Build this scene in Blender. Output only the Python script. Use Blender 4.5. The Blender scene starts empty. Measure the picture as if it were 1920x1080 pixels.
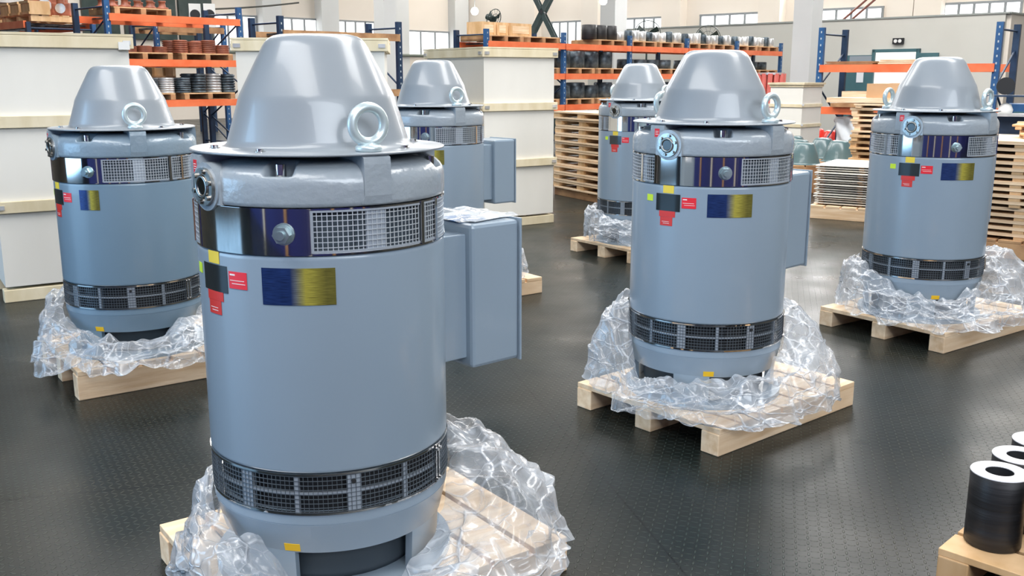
import bpy, math, random
from mathutils import Vector, Matrix, noise
random.seed(7)
S = bpy.context.scene
COL = S.collection
PI = math.pi
R = math.radians

# ------------------------------------------------------------------ camera, sky, light, exposure
H = 1.456; TH = 0.213308; F = 1824.85
cam = bpy.data.objects.new('camera', bpy.data.cameras.new('camera'))
COL.objects.link(cam)
cam.location = (0, 0, H)
cam.rotation_euler = (PI/2 - TH, 0, 0)
cam.data.sensor_width = 36; cam.data.lens = F*36/1920
cam.data.clip_end = 300
S.camera = cam
S.view_settings.view_transform = 'Standard'
S.view_settings.look = 'None'
S.view_settings.gamma = 1
S.view_settings.use_curve_mapping = False
S.view_settings.exposure = 0.48

w = bpy.data.worlds.new('sky'); S.world = w; w.use_nodes = True
w.node_tree.nodes['Background'].inputs[0].default_value = (.80, .90, 1, 1)
w.node_tree.nodes['Background'].inputs[1].default_value = 1.0

A1 = R(45); E1 = Vector((math.cos(A1), math.sin(A1), 0)); E2 = Vector((math.cos(A1), -math.sin(A1), 0))
def area(name, loc, rot, sx, sy, power, col):
    l = bpy.data.lights.new(name, 'AREA'); l.shape = 'RECTANGLE'; l.size = sx; l.size_y = sy
    l.energy = power; l.color = col
    o = bpy.data.objects.new(name, l); COL.objects.link(o); o.location = loc; o.rotation_euler = rot
    return o
# daylight through the roof lights: broad strips across the hall
SKYL_POS = [(-4, -1, 600), (4, 7, 900), (-4, 14, 700), (8, 19, 800), (-8, 26, 560), (12, 30, 520), (2, 38, 420)]
for x, y, pw in SKYL_POS:
    area('skylight_daylight', (x, y, 8.9), (0, 0, R(-45)), 12, 3.4, pw, (1, .985, .96))
# fill light added behind camera; daylight from the open loading door on the left
area('rear_fill_light', (4.5, -7.6, 6.3), (R(68), 0, R(12)), 13, 4.0, 1300, (.88, .94, 1))
area('door_daylight', (-9.5, 1.0, 2.3), (R(90), 0, R(-80)), 5, 4, 300, (.36, .66, 1))

# ------------------------------------------------------------------ small node language
def mat(name, col=(.5,.5,.5), rough=.5, metal=0, coat=0, spec=.5):
    m = bpy.data.materials.new(name); m.use_nodes = True
    b = m.node_tree.nodes['Principled BSDF']
    b.inputs['Base Color'].default_value = (*col, 1); b.inputs['Roughness'].default_value = rough
    b.inputs['Metallic'].default_value = metal; b.inputs['Coat Weight'].default_value = coat
    b.inputs['Specular IOR Level'].default_value = spec
    return m
def N(m, t, **k):
    n = m.node_tree.nodes.new(t)
    for a, v in k.items():
        if a.startswith('i_'): n.inputs[a[2:].replace('_', ' ')].default_value = v
        else: setattr(n, a, v)
    return n
def L(m, a, b): m.node_tree.links.new(a, b)
def M(m, op, a, b=None, c=None):
    n = m.node_tree.nodes.new('ShaderNodeMath'); n.operation = op
    for i, v in enumerate((a, b, c)):
        if v is None: continue
        if isinstance(v, (int, float)): n.inputs[i].default_value = v
        else: m.node_tree.links.new(v, n.inputs[i])
    return n.outputs[0]
def bsdf(m): return m.node_tree.nodes['Principled BSDF']
def noisy(name, c1, c2, scale=5, rough=.5, metal=0, stretch=(1,1,1), bump=0, bscale=None, detail=4, rand=0, coat=0, lo=.35, hi=.65):
    m = mat(name, c1, rough, metal, coat)
    tc = N(m, 'ShaderNodeTexCoord'); mp = N(m, 'ShaderNodeMapping'); mp.inputs['Scale'].default_value = stretch
    L(m, tc.outputs['Object'], mp.inputs[0])
    nz = N(m, 'ShaderNodeTexNoise'); nz.inputs['Scale'].default_value = scale; nz.inputs['Detail'].default_value = detail
    L(m, mp.outputs[0], nz.inputs['Vector'])
    cr = N(m, 'ShaderNodeValToRGB'); cr.color_ramp.elements[0].color = (*c1, 1); cr.color_ramp.elements[1].color = (*c2, 1)
    cr.color_ramp.elements[0].position = lo; cr.color_ramp.elements[1].position = hi
    L(m, nz.outputs['Fac'], cr.inputs[0])
    out = cr.outputs[0]
    if rand:
        oi = N(m, 'ShaderNodeObjectInfo'); hs = N(m, 'ShaderNodeHueSaturation')
        L(m, M(m, 'MULTIPLY_ADD', oi.outputs['Random'], rand, 1-rand/2), hs.inputs['Value']); L(m, out, hs.inputs['Color']); out = hs.outputs[0]
    L(m, out, bsdf(m).inputs['Base Color'])
    if bump:
        n2 = N(m, 'ShaderNodeTexNoise'); n2.inputs['Scale'].default_value = bscale or scale; n2.inputs['Detail'].default_value = 3
        L(m, mp.outputs[0], n2.inputs['Vector'])
        bp = N(m, 'ShaderNodeBump'); bp.inputs['Strength'].default_value = bump; bp.inputs['Distance'].default_value = .01
        L(m, n2.outputs['Fac'], bp.inputs['Height']); L(m, bp.outputs[0], bsdf(m).inputs['Normal'])
    return m
def emis(name, col, st):
    m = bpy.data.materials.new(name); m.use_nodes = True; nt = m.node_tree; nt.nodes.clear()
    e = nt.nodes.new('ShaderNodeEmission'); o = nt.nodes.new('ShaderNodeOutputMaterial')
    e.inputs[0].default_value = (*col, 1); e.inputs[1].default_value = st; nt.links.new(e.outputs[0], o.inputs[0]); return m

PAINT = noisy('grey_blue_paint', (.250,.318,.388), (.265,.336,.408), 1.5, .30, coat=.25, bump=.015, bscale=60)
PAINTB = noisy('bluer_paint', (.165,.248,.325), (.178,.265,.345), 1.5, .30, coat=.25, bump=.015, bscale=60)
CAST = noisy('cast_paint', (.30,.345,.385), (.33,.375,.415), 8, .27, coat=.35, bump=.22, bscale=55)
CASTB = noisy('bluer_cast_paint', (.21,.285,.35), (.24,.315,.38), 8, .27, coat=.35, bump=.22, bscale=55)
CAP = noisy('cap_paint', (.255,.285,.315), (.275,.305,.335), 3, .30, coat=.25, bump=.008, bscale=30)
CHROME = mat('polished_steel', (.62,.61,.60), .07, 1)
WIRE = mat('galvanised_wire', (.70,.75,.80), .30, .5)
BARM = mat('vent_bar_paint', (.42,.47,.53), .30, .3)
WIRED = mat('dark_wire', (.16,.19,.22), .4, .6)
RINGM = noisy('turned_ring_steel', (.22,.21,.19), (.5,.49,.47), 30, .3, 1)
ZINC = noisy('zinc_plate', (.42,.56,.58), (.58,.68,.70), 14, .30, .85)
STEELW = mat('bright_eye_steel', (.60,.70,.72), .33, .45)
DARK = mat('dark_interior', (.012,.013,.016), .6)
DARKGLASS = mat('dark_glass', (.01,.012,.012), .08)
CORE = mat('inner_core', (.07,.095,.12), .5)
YEL = mat('yellow_sticker', (.83,.62,.05), .45); AMB = mat('amber_sticker', (.85,.52,.02), .45)
LIME = mat('lime_sticker', (.62,.85,.05), .45)
RED = mat('red_sticker', (.76,.025,.04), .4); RED2 = mat('red_tag', (.62,.03,.02), .4)
WHITE = mat('white_print', (.8,.8,.78), .5)
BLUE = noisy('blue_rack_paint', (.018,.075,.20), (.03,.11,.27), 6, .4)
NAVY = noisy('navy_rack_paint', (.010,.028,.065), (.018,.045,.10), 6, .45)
ORANGE = noisy('orange_rack_paint', (.80,.15,.05), (.88,.22,.09), 4, .4)
WOOD = noisy('pale_pine', (.68,.47,.28), (.84,.65,.45), 3, .65, stretch=(1,9,9), bump=.1, bscale=12, rand=.25)
WOODY = noisy('pine_end', (.55,.33,.15), (.74,.50,.28), 7, .65, stretch=(1,1,.3), rand=.3)
PLYW = noisy('white_plywood', (.74,.72,.66), (.82,.80,.74), 1.3, .6, stretch=(1,1,.4), bump=.03, bscale=20, detail=6)
BATT = noisy('batten_wood', (.68,.58,.38), (.80,.71,.52), 2.5, .6, stretch=(3,3,1), rand=.2)
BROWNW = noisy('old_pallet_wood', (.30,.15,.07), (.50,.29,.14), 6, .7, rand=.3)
CARD = noisy('cardboard', (.42,.25,.13), (.50,.31,.17), 3, .75)
COPPER = noisy('reddish_casting', (.20,.055,.030), (.34,.11,.06), 9, .5, rand=.4)
STEELD = noisy('dark_steel', (.035,.05,.065), (.16,.20,.23), 9, .4, .5, rand=.3)
STEELL = noisy('bright_steel', (.55,.56,.56), (.80,.80,.80), 6, .3, .5, rand=.3)
BLACK = noisy('black_rubber', (.012,.012,.014), (.022,.022,.024), 12, .45, stretch=(.3,.3,6), bump=.15, bscale=20)
WALLM = noisy('cream_wall', (.74,.67,.585), (.78,.71,.625), .5, .8)
WALLP = noisy('partition_wall', (.56,.55,.50), (.60,.59,.54), .6, .8)
WALLD = noisy('navy_rear_wall', (.008,.012,.10), (.012,.018,.15), .5, .6)
COLM = noisy('column_paint', (.62,.63,.62), (.67,.68,.67), .6, .7)
CEILM = noisy('ceiling_sheet', (.42,.43,.44), (.48,.49,.50), .6, .8)
TEAL = noisy('teal_door_paint', (.05,.13,.15), (.07,.16,.18), 1.5, .45)
GREEND = noisy('dark_green_paint', (.012,.03,.026), (.03,.05,.045), 4, .4)
CAPDK = noisy('stored_cap_paint', (.085,.15,.165), (.12,.19,.20), 3, .3, coat=.3)
REDP = noisy('red_cap_paint', (.68,.03,.02), (.78,.05,.03), 4, .35, coat=.3)
REDF = noisy('red_plastic_strip', (.75,.10,.08), (.85,.30,.25), 12, .3, stretch=(12,12,.3))
GLOW = emis('daylit_window', (.96,.98,1), 1.9)
GLOWH = emis('high_window_daylight', (.95,.98,1), 7)
GLOWB = emis('bright_high_window', (.97,.98,1), 34)
SKYL = emis('roof_light', (1,.99,.97), 2)
LAMPM = emis('lamp_glow', (1,.98,.95), 12)
PAPER = mat('paper', (.72,.75,.78), .6)
BLUP = mat('blue_leaflet', (.10,.28,.62), .4)

def plate_mat():
    m = mat('etched_nameplate', (.3,.3,.3), .28, .45)
    tc = N(m, 'ShaderNodeTexCoord'); uv = N(m, 'ShaderNodeSeparateXYZ'); L(m, tc.outputs['UV'], uv.inputs[0])
    cr = N(m, 'ShaderNodeValToRGB'); e = cr.color_ramp.elements
    e[0].color = (.02,.045,.16,1); e[0].position = .40
    e[1].color = (.55,.48,.08,1); e[1].position = .60
    a = e.new(.47); a.color = (.16,.18,.20,1)
    b = e.new(.88); b.color = (.20,.18,.04,1)
    L(m, uv.outputs[0], cr.inputs[0])
    wv = N(m, 'ShaderNodeTexNoise'); wv.inputs['Scale'].default_value = 1
    mp = N(m, 'ShaderNodeMapping'); mp.inputs['Scale'].default_value = (5, 70, 1); L(m, tc.outputs['UV'], mp.inputs[0]); L(m, mp.outputs[0], wv.inputs['Vector'])
    hs = N(m, 'ShaderNodeHueSaturation'); L(m, M(m, 'MULTIPLY_ADD', wv.outputs['Fac'], 2.4, -.2), hs.inputs['Value']); L(m, cr.outputs[0], hs.inputs['Color'])
    L(m, hs.outputs[0], bsdf(m).inputs['Base Color']); return m
PLATE = plate_mat()
def film_mat():
    m = bpy.data.materials.new('clear_plastic_film'); m.use_nodes = True; nt = m.node_tree; nt.nodes.clear()
    o = nt.nodes.new('ShaderNodeOutputMaterial'); mx = nt.nodes.new('ShaderNodeMixShader')
    tr = nt.nodes.new('ShaderNodeBsdfTransparent'); tr.inputs[0].default_value = (.97,.98,.99,1)
    pr = nt.nodes.new('ShaderNodeBsdfPrincipled'); pr.inputs['Base Color'].default_value = (.56,.60,.65,1); pr.inputs['Roughness'].default_value = .19
    pr.inputs['Specular IOR Level'].default_value = 1.0; pr.inputs['Coat Weight'].default_value = .6; pr.inputs['Coat Roughness'].default_value = .08
    lw = nt.nodes.new('ShaderNodeLayerWeight'); lw.inputs[0].default_value = .45
    tc = nt.nodes.new('ShaderNodeTexCoord'); nz = nt.nodes.new('ShaderNodeTexNoise'); nz.inputs['Scale'].default_value = 5; nz.inputs['Detail'].default_value = 5
    nt.links.new(tc.outputs['Object'], nz.inputs['Vector'])
    n2 = nt.nodes.new('ShaderNodeTexNoise'); n2.inputs['Scale'].default_value = 6; n2.inputs['Detail'].default_value = 3; n2.inputs['Distortion'].default_value = .6
    nt.links.new(tc.outputs['Object'], n2.inputs['Vector'])
    def creases(scale, width, amt):
        mp = nt.nodes.new('ShaderNodeVectorMath'); mp.operation = 'MULTIPLY_ADD'
        mp.inputs[1].default_value = (.05,.05,.05); nt.links.new(n2.outputs['Color'], mp.inputs[0]); nt.links.new(tc.outputs['Object'], mp.inputs[2])
        vo = nt.nodes.new('ShaderNodeTexVoronoi'); vo.feature = 'DISTANCE_TO_EDGE'; vo.inputs['Scale'].default_value = scale
        ms = nt.nodes.new('ShaderNodeMapping'); ms.inputs['Scale'].default_value = (1, .8, 1.9) if scale < 10 else (.6, 1.3, 1.2); ms.inputs['Rotation'].default_value = (.3, .5, scale)
        nt.links.new(mp.outputs[0], ms.inputs[0]); nt.links.new(ms.outputs[0], vo.inputs['Vector'])
        ln = M(m, 'SUBTRACT', 1, M(m, 'MINIMUM', M(m, 'DIVIDE', vo.outputs['Distance'], width), 1))
        return M(m, 'MULTIPLY', M(m, 'MULTIPLY', ln, amt), M(m, 'MINIMUM', M(m, 'MAXIMUM', M(m, 'MULTIPLY_ADD', nz.outputs['Fac'], 5.0, -1.9), .12), 1.3))
    rg = M(m, 'ADD', creases(5, .035, .50), creases(12, .045, .34))
    fac = M(m, 'ADD', M(m, 'MULTIPLY', lw.outputs['Facing'], .50), M(m, 'MULTIPLY', M(m, 'SUBTRACT', nz.outputs['Fac'], .16), .72))
    fac = M(m, 'MINIMUM', M(m, 'MAXIMUM', M(m, 'ADD', fac, rg), .06), .82)
    bp = nt.nodes.new('ShaderNodeBump'); bp.inputs['Strength'].default_value = .7; bp.inputs['Distance'].default_value = .010
    nt.links.new(M(m, 'ADD', n2.outputs['Fac'], M(m, 'MULTIPLY', rg, .9)), bp.inputs['Height']); nt.links.new(bp.outputs[0], pr.inputs['Normal'])
    nt.links.new(fac, mx.inputs[0]); nt.links.new(tr.outputs[0], mx.inputs[1]); nt.links.new(pr.outputs[0], mx.inputs[2]); nt.links.new(mx.outputs[0], o.inputs[0])
    return m
FILM = film_mat()
def floor_mat():
    m = mat('chequer_plate', (.02,.024,.024), .35, 0, spec=.30)
    g = N(m, 'ShaderNodeNewGeometry'); mp = N(m, 'ShaderNodeMapping'); mp.inputs['Rotation'].default_value = (0,0,R(-30)); L(m, g.outputs['Position'], mp.inputs[0])
    sp = N(m, 'ShaderNodeSeparateXYZ'); L(m, mp.outputs[0], sp.inputs[0])
    P = .027
    u = M(m, 'DIVIDE', sp.outputs[0], P); v = M(m, 'DIVIDE', sp.outputs[1], P)
    fu = M(m, 'FLOOR', u); fv = M(m, 'FLOOR', v)
    lu = M(m, 'SUBTRACT', M(m, 'SUBTRACT', u, fu), .5); lv = M(m, 'SUBTRACT', M(m, 'SUBTRACT', v, fv), .5)
    par = M(m, 'MULTIPLY', M(m, 'SUBTRACT', M(m, 'MULTIPLY', M(m, 'FRACT', M(m, 'MULTIPLY', M(m, 'ADD', fu, fv), .5)), 4), 1), 1)  # -1 or +1
    a = M(m, 'MULTIPLY', M(m, 'ADD', lu, M(m, 'MULTIPLY', lv, par)), .7071)
    b = M(m, 'MULTIPLY', M(m, 'SUBTRACT', lv, M(m, 'MULTIPLY', lu, par)), .7071)
    e = M(m, 'ADD', M(m, 'POWER', M(m, 'ABSOLUTE', M(m, 'DIVIDE', a, .46)), 2), M(m, 'POWER', M(m, 'ABSOLUTE', M(m, 'DIVIDE', b, .13)), 2))
    h = M(m, 'MINIMUM', M(m, 'MULTIPLY', M(m, 'MAXIMUM', M(m, 'SUBTRACT', 1, e), 0), 2), 1)
    bp = N(m, 'ShaderNodeBump'); bp.inputs['Strength'].default_value = 1.0; bp.inputs['Distance'].default_value = .0034
    # seams between the steel plates (1.5 x 3 m)
    mp2 = N(m, 'ShaderNodeMapping'); mp2.inputs['Rotation'].default_value = (0,0,R(-14)); mp2.inputs['Location'].default_value = (.35,.22,0); L(m, g.outputs['Position'], mp2.inputs[0])
    s2 = N(m, 'ShaderNodeSeparateXYZ'); L(m, mp2.outputs[0], s2.inputs[0])
    def seam(c, per):
        q = M(m, 'DIVIDE', c, per); fr = M(m, 'ABSOLUTE', M(m, 'SUBTRACT', M(m, 'FRACT', q), .5)); return M(m, 'LESS_THAN', fr, .0035/per)
    sm = M(m, 'MAXIMUM', seam(s2.outputs[0], 3.0), seam(s2.outputs[1], 1.5))
    nz = N(m, 'ShaderNodeTexNoise'); nz.inputs['Scale'].default_value = 1.1; nz.inputs['Detail'].default_value = 6; L(m, g.outputs['Position'], nz.inputs['Vector'])
    cr = N(m, 'ShaderNodeValToRGB'); cr.color_ramp.elements[0].color = (.005,.010,.010,1); cr.color_ramp.elements[1].color = (.017,.017,.013,1)
    cr.color_ramp.elements[0].position = .35; cr.color_ramp.elements[1].position = .68
    L(m, nz.outputs['Fac'], cr.inputs[0])
    hs = N(m, 'ShaderNodeHueSaturation'); L(m, cr.outputs[0], hs.inputs['Color'])
    L(m, M(m, 'MULTIPLY', M(m, 'SUBTRACT', 1, M(m, 'MULTIPLY', sm, .8)), M(m, 'ADD', .9, M(m, 'MULTIPLY', h, 2.2))), hs.inputs['Value'])
    L(m, hs.outputs[0], bsdf(m).inputs['Base Color'])
    n3 = N(m, 'ShaderNodeTexNoise'); n3.inputs['Scale'].default_value = 2.3; n3.inputs['Detail'].default_value = 5; L(m, g.outputs['Position'], n3.inputs['Vector'])
    L(m, M(m, 'MULTIPLY_ADD', n3.outputs['Fac'], .36, .14), bsdf(m).inputs['Roughness'])
    L(m, M(m, 'ADD', h, M(m, 'MULTIPLY', nz.outputs['Fac'], .4)), bp.inputs['Height'])
    L(m, bp.outputs[0], bsdf(m).inputs['Normal']); return m
FLOORM = floor_mat()

# ------------------------------------------------------------------ mesh builder
class MB:
    def __init__(s): s.v = []; s.f = []; s.mi = []; s.sm = []; s.uv = {}
    def add(s, vs, fs, mi=0, smooth=False):
        o = len(s.v); s.v += [tuple(q) for q in vs]
        for f in fs: s.f.append([i+o for i in f]); s.mi.append(mi); s.sm.append(smooth)
        return s
    def box(s, c, d, rz=0, mi=0, mtx=None):
        hx, hy, hz = d[0]/2, d[1]/2, d[2]/2; cs, sn = math.cos(rz), math.sin(rz); vs = []
        for z in (-hz, hz):
            for x, y in ((-hx,-hy),(hx,-hy),(hx,hy),(-hx,hy)):
                p = Vector((x*cs-y*sn, x*sn+y*cs, z))
                if mtx is not None: p = mtx @ Vector((x, y, z))
                vs.append((p[0]+c[0], p[1]+c[1], p[2]+c[2]))
        return s.add(vs, [(0,3,2,1),(4,5,6,7),(0,1,5,4),(1,2,6,5),(2,3,7,6),(3,0,4,7)], mi)
    def lathe(s, prof, n=48, c=(0,0,0), mi=0, close=False, smooth=True):
        vs = []; m = len(prof)
        for k in range(n):
            a = 2*PI*k/n
            for r, z in prof: vs.append((c[0]+r*math.sin(a), c[1]-r*math.cos(a), c[2]+z))
        fs = []
        for k in range(n):
            for j in range(m-1 if not close else m):
                a, b = k*m+j, k*m+(j+1) % m; c2, d = ((k+1) % n)*m+(j+1) % m, ((k+1) % n)*m+j
                fs.append((a, d, c2, b))
        return s.add(vs, fs, mi, smooth)
    def cyl(s, p0, p1, r, n=12, mi=0, r2=None, caps=True, smooth=True):
        p0 = Vector(p0); p1 = Vector(p1); d = (p1-p0).normalized(); up = Vector((0,0,1)) if abs(d.z) < .9 else Vector((1,0,0))
        a = d.cross(up).normalized(); b = d.cross(a); r2 = r if r2 is None else r2; vs = []
        for k in range(n):
            t = 2*PI*k/n; q = a*math.cos(t)+b*math.sin(t); vs.append(p0+q*r); vs.append(p1+q*r2)
        s.add(vs, [(2*k, 2*k+1, 2*((k+1) % n)+1, 2*((k+1) % n)) for k in range(n)], mi, smooth)
        if caps: s.add([vs[2*k] for k in range(n)], [tuple(range(n))], mi); s.add([vs[2*k+1] for k in range(n)], [tuple(reversed(range(n)))], mi)
        return s
    def tube(s, pts, r, n=6, mi=0):
        for a, b in zip(pts, pts[1:]): s.cyl(a, b, r, n, mi)
        return s
    def torus(s, c, normal, R0, r, n=28, k=10, mi=0):
        z = Vector(normal).normalized(); x = z.cross(Vector((0,0,1)));
        if x.length < .1: x = Vector((1,0,0))
        x.normalize(); y = z.cross(x); vs = []
        for i in range(n):
            a = 2*PI*i/n; d = x*math.cos(a)+y*math.sin(a)
            for j in range(k):
                b = 2*PI*j/k; vs.append(Vector(c)+d*(R0+r*math.cos(b))+z*r*math.sin(b))
        return s.add(vs, [(i*k+j, ((i+1) % n)*k+j, ((i+1) % n)*k+(j+1) % k, i*k+(j+1) % k) for i in range(n) for j in range(k)], mi, True)
    def arc(s, r0, r1, z0, z1, a0, a1, n=None, mi=0, smooth=True, rt=None):
        """curved bar between radii r0<r1, heights z0<z1, angles in degrees (0 faces -y)"""
        n = n or max(1, int(abs(a1-a0)/4)); rt = rt or (r0, r1)
        vs = []
        for k in range(n+1):
            a = R(a0+(a1-a0)*k/n); sx, cx = math.sin(a), -math.cos(a)
            for r, z in ((r0,z0),(r1,z0),(rt[1],z1),(rt[0],z1)): vs.append((r*sx, r*cx, z))
        for side in range(4):
            fs = [(4*k+side, 4*k+(side+1) % 4, 4*(k+1)+(side+1) % 4, 4*(k+1)+side) for k in range(n)]
            q = [vs[i] for k in range(n+1) for i in (4*k+side, 4*k+(side+1) % 4)]
            s.add(q, [(2*k, 2*k+1, 2*k+3, 2*k+2) for k in range(n)], mi, smooth)
        s.add(vs[:4], [(0,1,2,3)], mi); s.add(vs[-4:], [(3,2,1,0)], mi)
        return s
    def build(s, name, m, parent=None, loc=None, rz=0, bevel=0):
        me = bpy.data.meshes.new(name); me.from_pydata(s.v, [], s.f)
        ms = m if isinstance(m, (list, tuple)) else [m]
        for q in ms: me.materials.append(q)
        me.polygons.foreach_set('material_index', s.mi); me.polygons.foreach_set('use_smooth', s.sm)
        me.update()
        o = bpy.data.objects.new(name, me); COL.objects.link(o)
        if parent is not None: o.parent = parent
        if loc is not None: o.location = loc
        if rz: o.rotation_euler[2] = rz
        if bevel:
            b = o.modifiers.new('bevel', 'BEVEL'); b.width = bevel; b.segments = 2; b.limit_method = 'ANGLE'; b.angle_limit = R(50)
        return o
def shift(mb, z):
    mb.v = [(x, y, q+z) for x, y, q in mb.v]; return mb

def thing(name, label, cat, loc=(0,0,0), rz=0, group=None):
    o = bpy.data.objects.new(name, None); COL.objects.link(o); o.empty_display_size = .2
    o.location = loc; o.rotation_euler = (0,0,rz); o['label'] = label; o['category'] = cat
    if group: o['group'] = group
    return o
def tag(o, label, cat, group=None, kind=None):
    o['label'] = label; o['category'] = cat
    if group: o['group'] = group
    if kind: o['kind'] = kind
    return o
def struct(name, mb, m, **k):
    o = mb.build(name, m, **k); o['kind'] = 'structure'; return o
def dup(root, loc, rz=None, label=None, group=None):
    r = root.copy(); COL.objects.link(r); r.location = loc
    if rz is not None: r.rotation_euler = (0,0,rz)
    if label: r['label'] = label
    if group: r['group'] = group
    for ch in list(root.children):
        c = ch.copy(); COL.objects.link(c); c.parent = r
        for g in list(ch.children):
            d = g.copy(); COL.objects.link(d); d.parent = c
    return r
def at(u, v, Y):
    """point at distance Y seen along the direction of pixel (u,v): used to read positions off the photograph"""
    c, s = math.cos(TH), math.sin(TH); U = (540-v)/F
    dy, dz = c+s*U, -s+c*U
    t = Y/dy; return Vector(((u-960)/F*t, Y, H+dz*t))

# ------------------------------------------------------------------ hall
struct('floor', MB().box((0, 18, -.05), (110, 90, .1)), FLOORM)
def wall_poly(name, a, b, z0, z1, m, th=.3):
    a = Vector(a); b = Vector(b); d = b-a; c = (a+b)/2
    return struct(name, MB().box((c.x, c.y, (z0+z1)/2), (d.length, th, z1-z0), math.atan2(d.y, d.x)), m)
CORN = Vector((-2.2, 44.4))
dR = Vector((.75, -.66)).normalized(); dL = Vector((-.70, -.714)).normalized()
RE = CORN+dR*44; LE = CORN+dL*52
wall_poly('wall_right', CORN, RE, 0, 9.4, WALLM)
wall_poly('wall_left', CORN, LE, 0, 9.4, WALLM)
RB = Vector((13, -16)); LB = Vector((-26, -9))
wall_poly('wall_side', RE, (22, -8), 0, 9.4, WALLM)
wall_poly('wall_rear', (22, -8), (-24, -8.6), 0, 9.4, WALLD)
wall_poly('wall_front', (-24, -8.6), LE, 0, 9.4, WALLM)
refl_scr = MB().box((-.5, -3.1, 1.5), (15, .12, 3.0))  # unseen navy screen, added behind the camera for the polished bands to reflect
struct('wall_reflection_screen', refl_scr, WALLD)
for k, x in enumerate((-5.2, -2.6, -.55, 1.5, 3.6, 5.6)):
    struct('trim_%d' % (40+k), MB().box((x, -3.0, 1.45), (.24, .14, 2.9)), BROWNW if k % 2 else mat('pale_reflected_post', (.55,.50,.42), .5))  # unseen posts, added to give brown and pale streaks in the band reflections
struct('ceiling', MB().box((0, 18, 9.5), (110, 80, .2)), CEILM)
sk = MB()
for x, y, _ in SKYL_POS: sk.box((x, y, 9.38), (12, 3.4, .04), R(-45))
struct('window_1', sk, SKYL)

# windows with mullions on the two far walls: (glass + frame) as one window each
FRM = mat('window_frame', (.25,.27,.28), .5)
def window(n, base, d, s0, s1, z0, z1, panes, glow=GLOW, frame=FRM):
    nrm = Vector((-d.y, d.x));
    if nrm.dot(-base) < 0: nrm = -nrm
    a = base+d*s0+nrm*.17; b = base+d*s1+nrm*.17; c = (a+b)/2; rz = math.atan2(d.y, d.x); wd = abs(s1-s0)
    g = struct('window_%d' % n, MB().box((c.x, c.y, (z0+z1)/2), (wd, .03, z1-z0), rz), glow)
    f = MB(); c2 = c+nrm*.03
    for zz in (z0, z1): f.box((c2.x, c2.y, zz), (wd+.08, .06, .07), rz)
    for k in range(panes+1):
        q = a+(b-a)*k/panes+nrm*.03; f.box((q.x, q.y, (z0+z1)/2), (.07, .05, z1-z0), rz)
    fo = f.build('window_frame', frame, g)
def sR(u):  # distance along the right wall for image column u
    k = (u-960)/F*.977; return (k*CORN.y-CORN.x)/(dR.x-k*dR.y)
def sL(u):
    k = (u-960)/F*.977; return (k*CORN.y-CORN.x)/(dL.x-k*dL.y)
wn = 2
for u0, u1, p in [(1040,1100,4),(1175,1247,4),(1315,1425,4),(1538,1650,4),(1763,1905,5),(1955,2100,5)]:
    window(wn, CORN, dR, sR(u0), sR(u1), 2.2, 3.62, p); wn += 1
for u0, u1, p in [(757,862,4),(682,716,2),(626,682,3),(522,592,3),(400,480,3)]:
    window(wn, CORN, dL, sL(u0), sL(u1), 2.35, 3.62 if u0 < 757 else 3.35, p); wn += 1
for u0, u1 in [(1180,1290),(1430,1560),(1700,1900)]:
    window(wn, CORN, dR, sR(u0), sR(u1), 4.5, 7.4, 4, GLOWB if u0 == 1430 else GLOWH); wn += 1
for u0, u1 in [(760,850),(560,690),(250,420)]:
    window(wn, CORN, dL, sL(u0), sL(u1), 6.1, 8.6, 4, GLOWH); wn += 1
# pilasters on the far walls
tn = 1
for (d, f, us) in ((dR, sR, (1005,1120,1270,1450,1690,1740)), (dL, sL, (500,607,738,850))):
    for u in us:
        s = f(u); p = CORN+d*s; nrm = Vector((-d.y, d.x)); nrm = nrm if nrm.dot(-CORN) > 0 else -nrm; q = p+nrm*.3
        struct('trim_%d' % tn, MB().box((q.x, q.y, 4.6), (.8, .6, 9.2), math.atan2(d.y, d.x)), COLM if d is dL else WALLM); tn += 1
# pipe rail along the left wall
a = CORN+dL*1; b = CORN+dL*30; nrm = Vector((.714,-.70))
pm = MB(); a3 = Vector((*(a+nrm*.7), 2.33)); b3 = Vector((*(b+nrm*.7), 2.33)); pm.cyl(a3, b3, .06, 8)
tag(pm.build('wall_pipe', mat('pipe_grey', (.16,.18,.15), .5)), 'long thin grey pipe running along the far left wall below the windows', 'pipe')
# free-standing columns
def column(u, Y, w_, top=9.4):
    global tn
    p = at(u, 145, Y); struct('trim_%d' % tn, MB().box((p.x, p.y, top/2), (w_, w_, top), R(45)), COLM); tn += 1
column(1508, 21.6, .44); column(1148, 31, .58); column(725, 27, .42)
# partition room with a door
PA = Vector((11.72, 23.87)); PB = Vector((2.6, 33.2)); PC = PA+Vector((.72,.69))*7
wall_poly('wall_partition', PA, PB, 0, 2.92, WALLP, .2); wall_poly('wall_partition_side', PA, PC, 0, 2.92, WALLM, .2)
cp = MB()
for a, b in ((PA, PB), (PA, PC)):
    c = (a+b)/2; cp.box((c.x, c.y, 2.94), ((b-a).length+.2, .26, .04), math.atan2((b-a).y, (b-a).x))
struct('trim_30', cp, mat('partition_cap', (.30,.32,.30), .5))
dP = (PB-PA).normalized(); nP = Vector((-dP.y, dP.x)); nP = nP if nP.dot(-PA) > 0 else -nP
def sP(u):
    k = (u-960)/F*.977; return (k*PA.y-PA.x)/(dP.x-k*dP.y)
rzP = math.atan2(dP.y, dP.x)
def panel_on_partition(name, u0, u1, z0, z1, m, off=.12, th=.05, parent=None):
    s0, s1 = sP(u0), sP(u1); c = PA+dP*(s0+s1)/2+nP*off
    return MB().box((c.x, c.y, (z0+z1)/2), (abs(s1-s0), th, z1-z0), rzP).build(name, m, parent)
d1 = panel_on_partition('door_1', 1642, 1722, 0, 2.08, emis('lit_room', (1,.96,.90), .85), .105, .03); d1['kind'] = 'structure'
df = MB()
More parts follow.
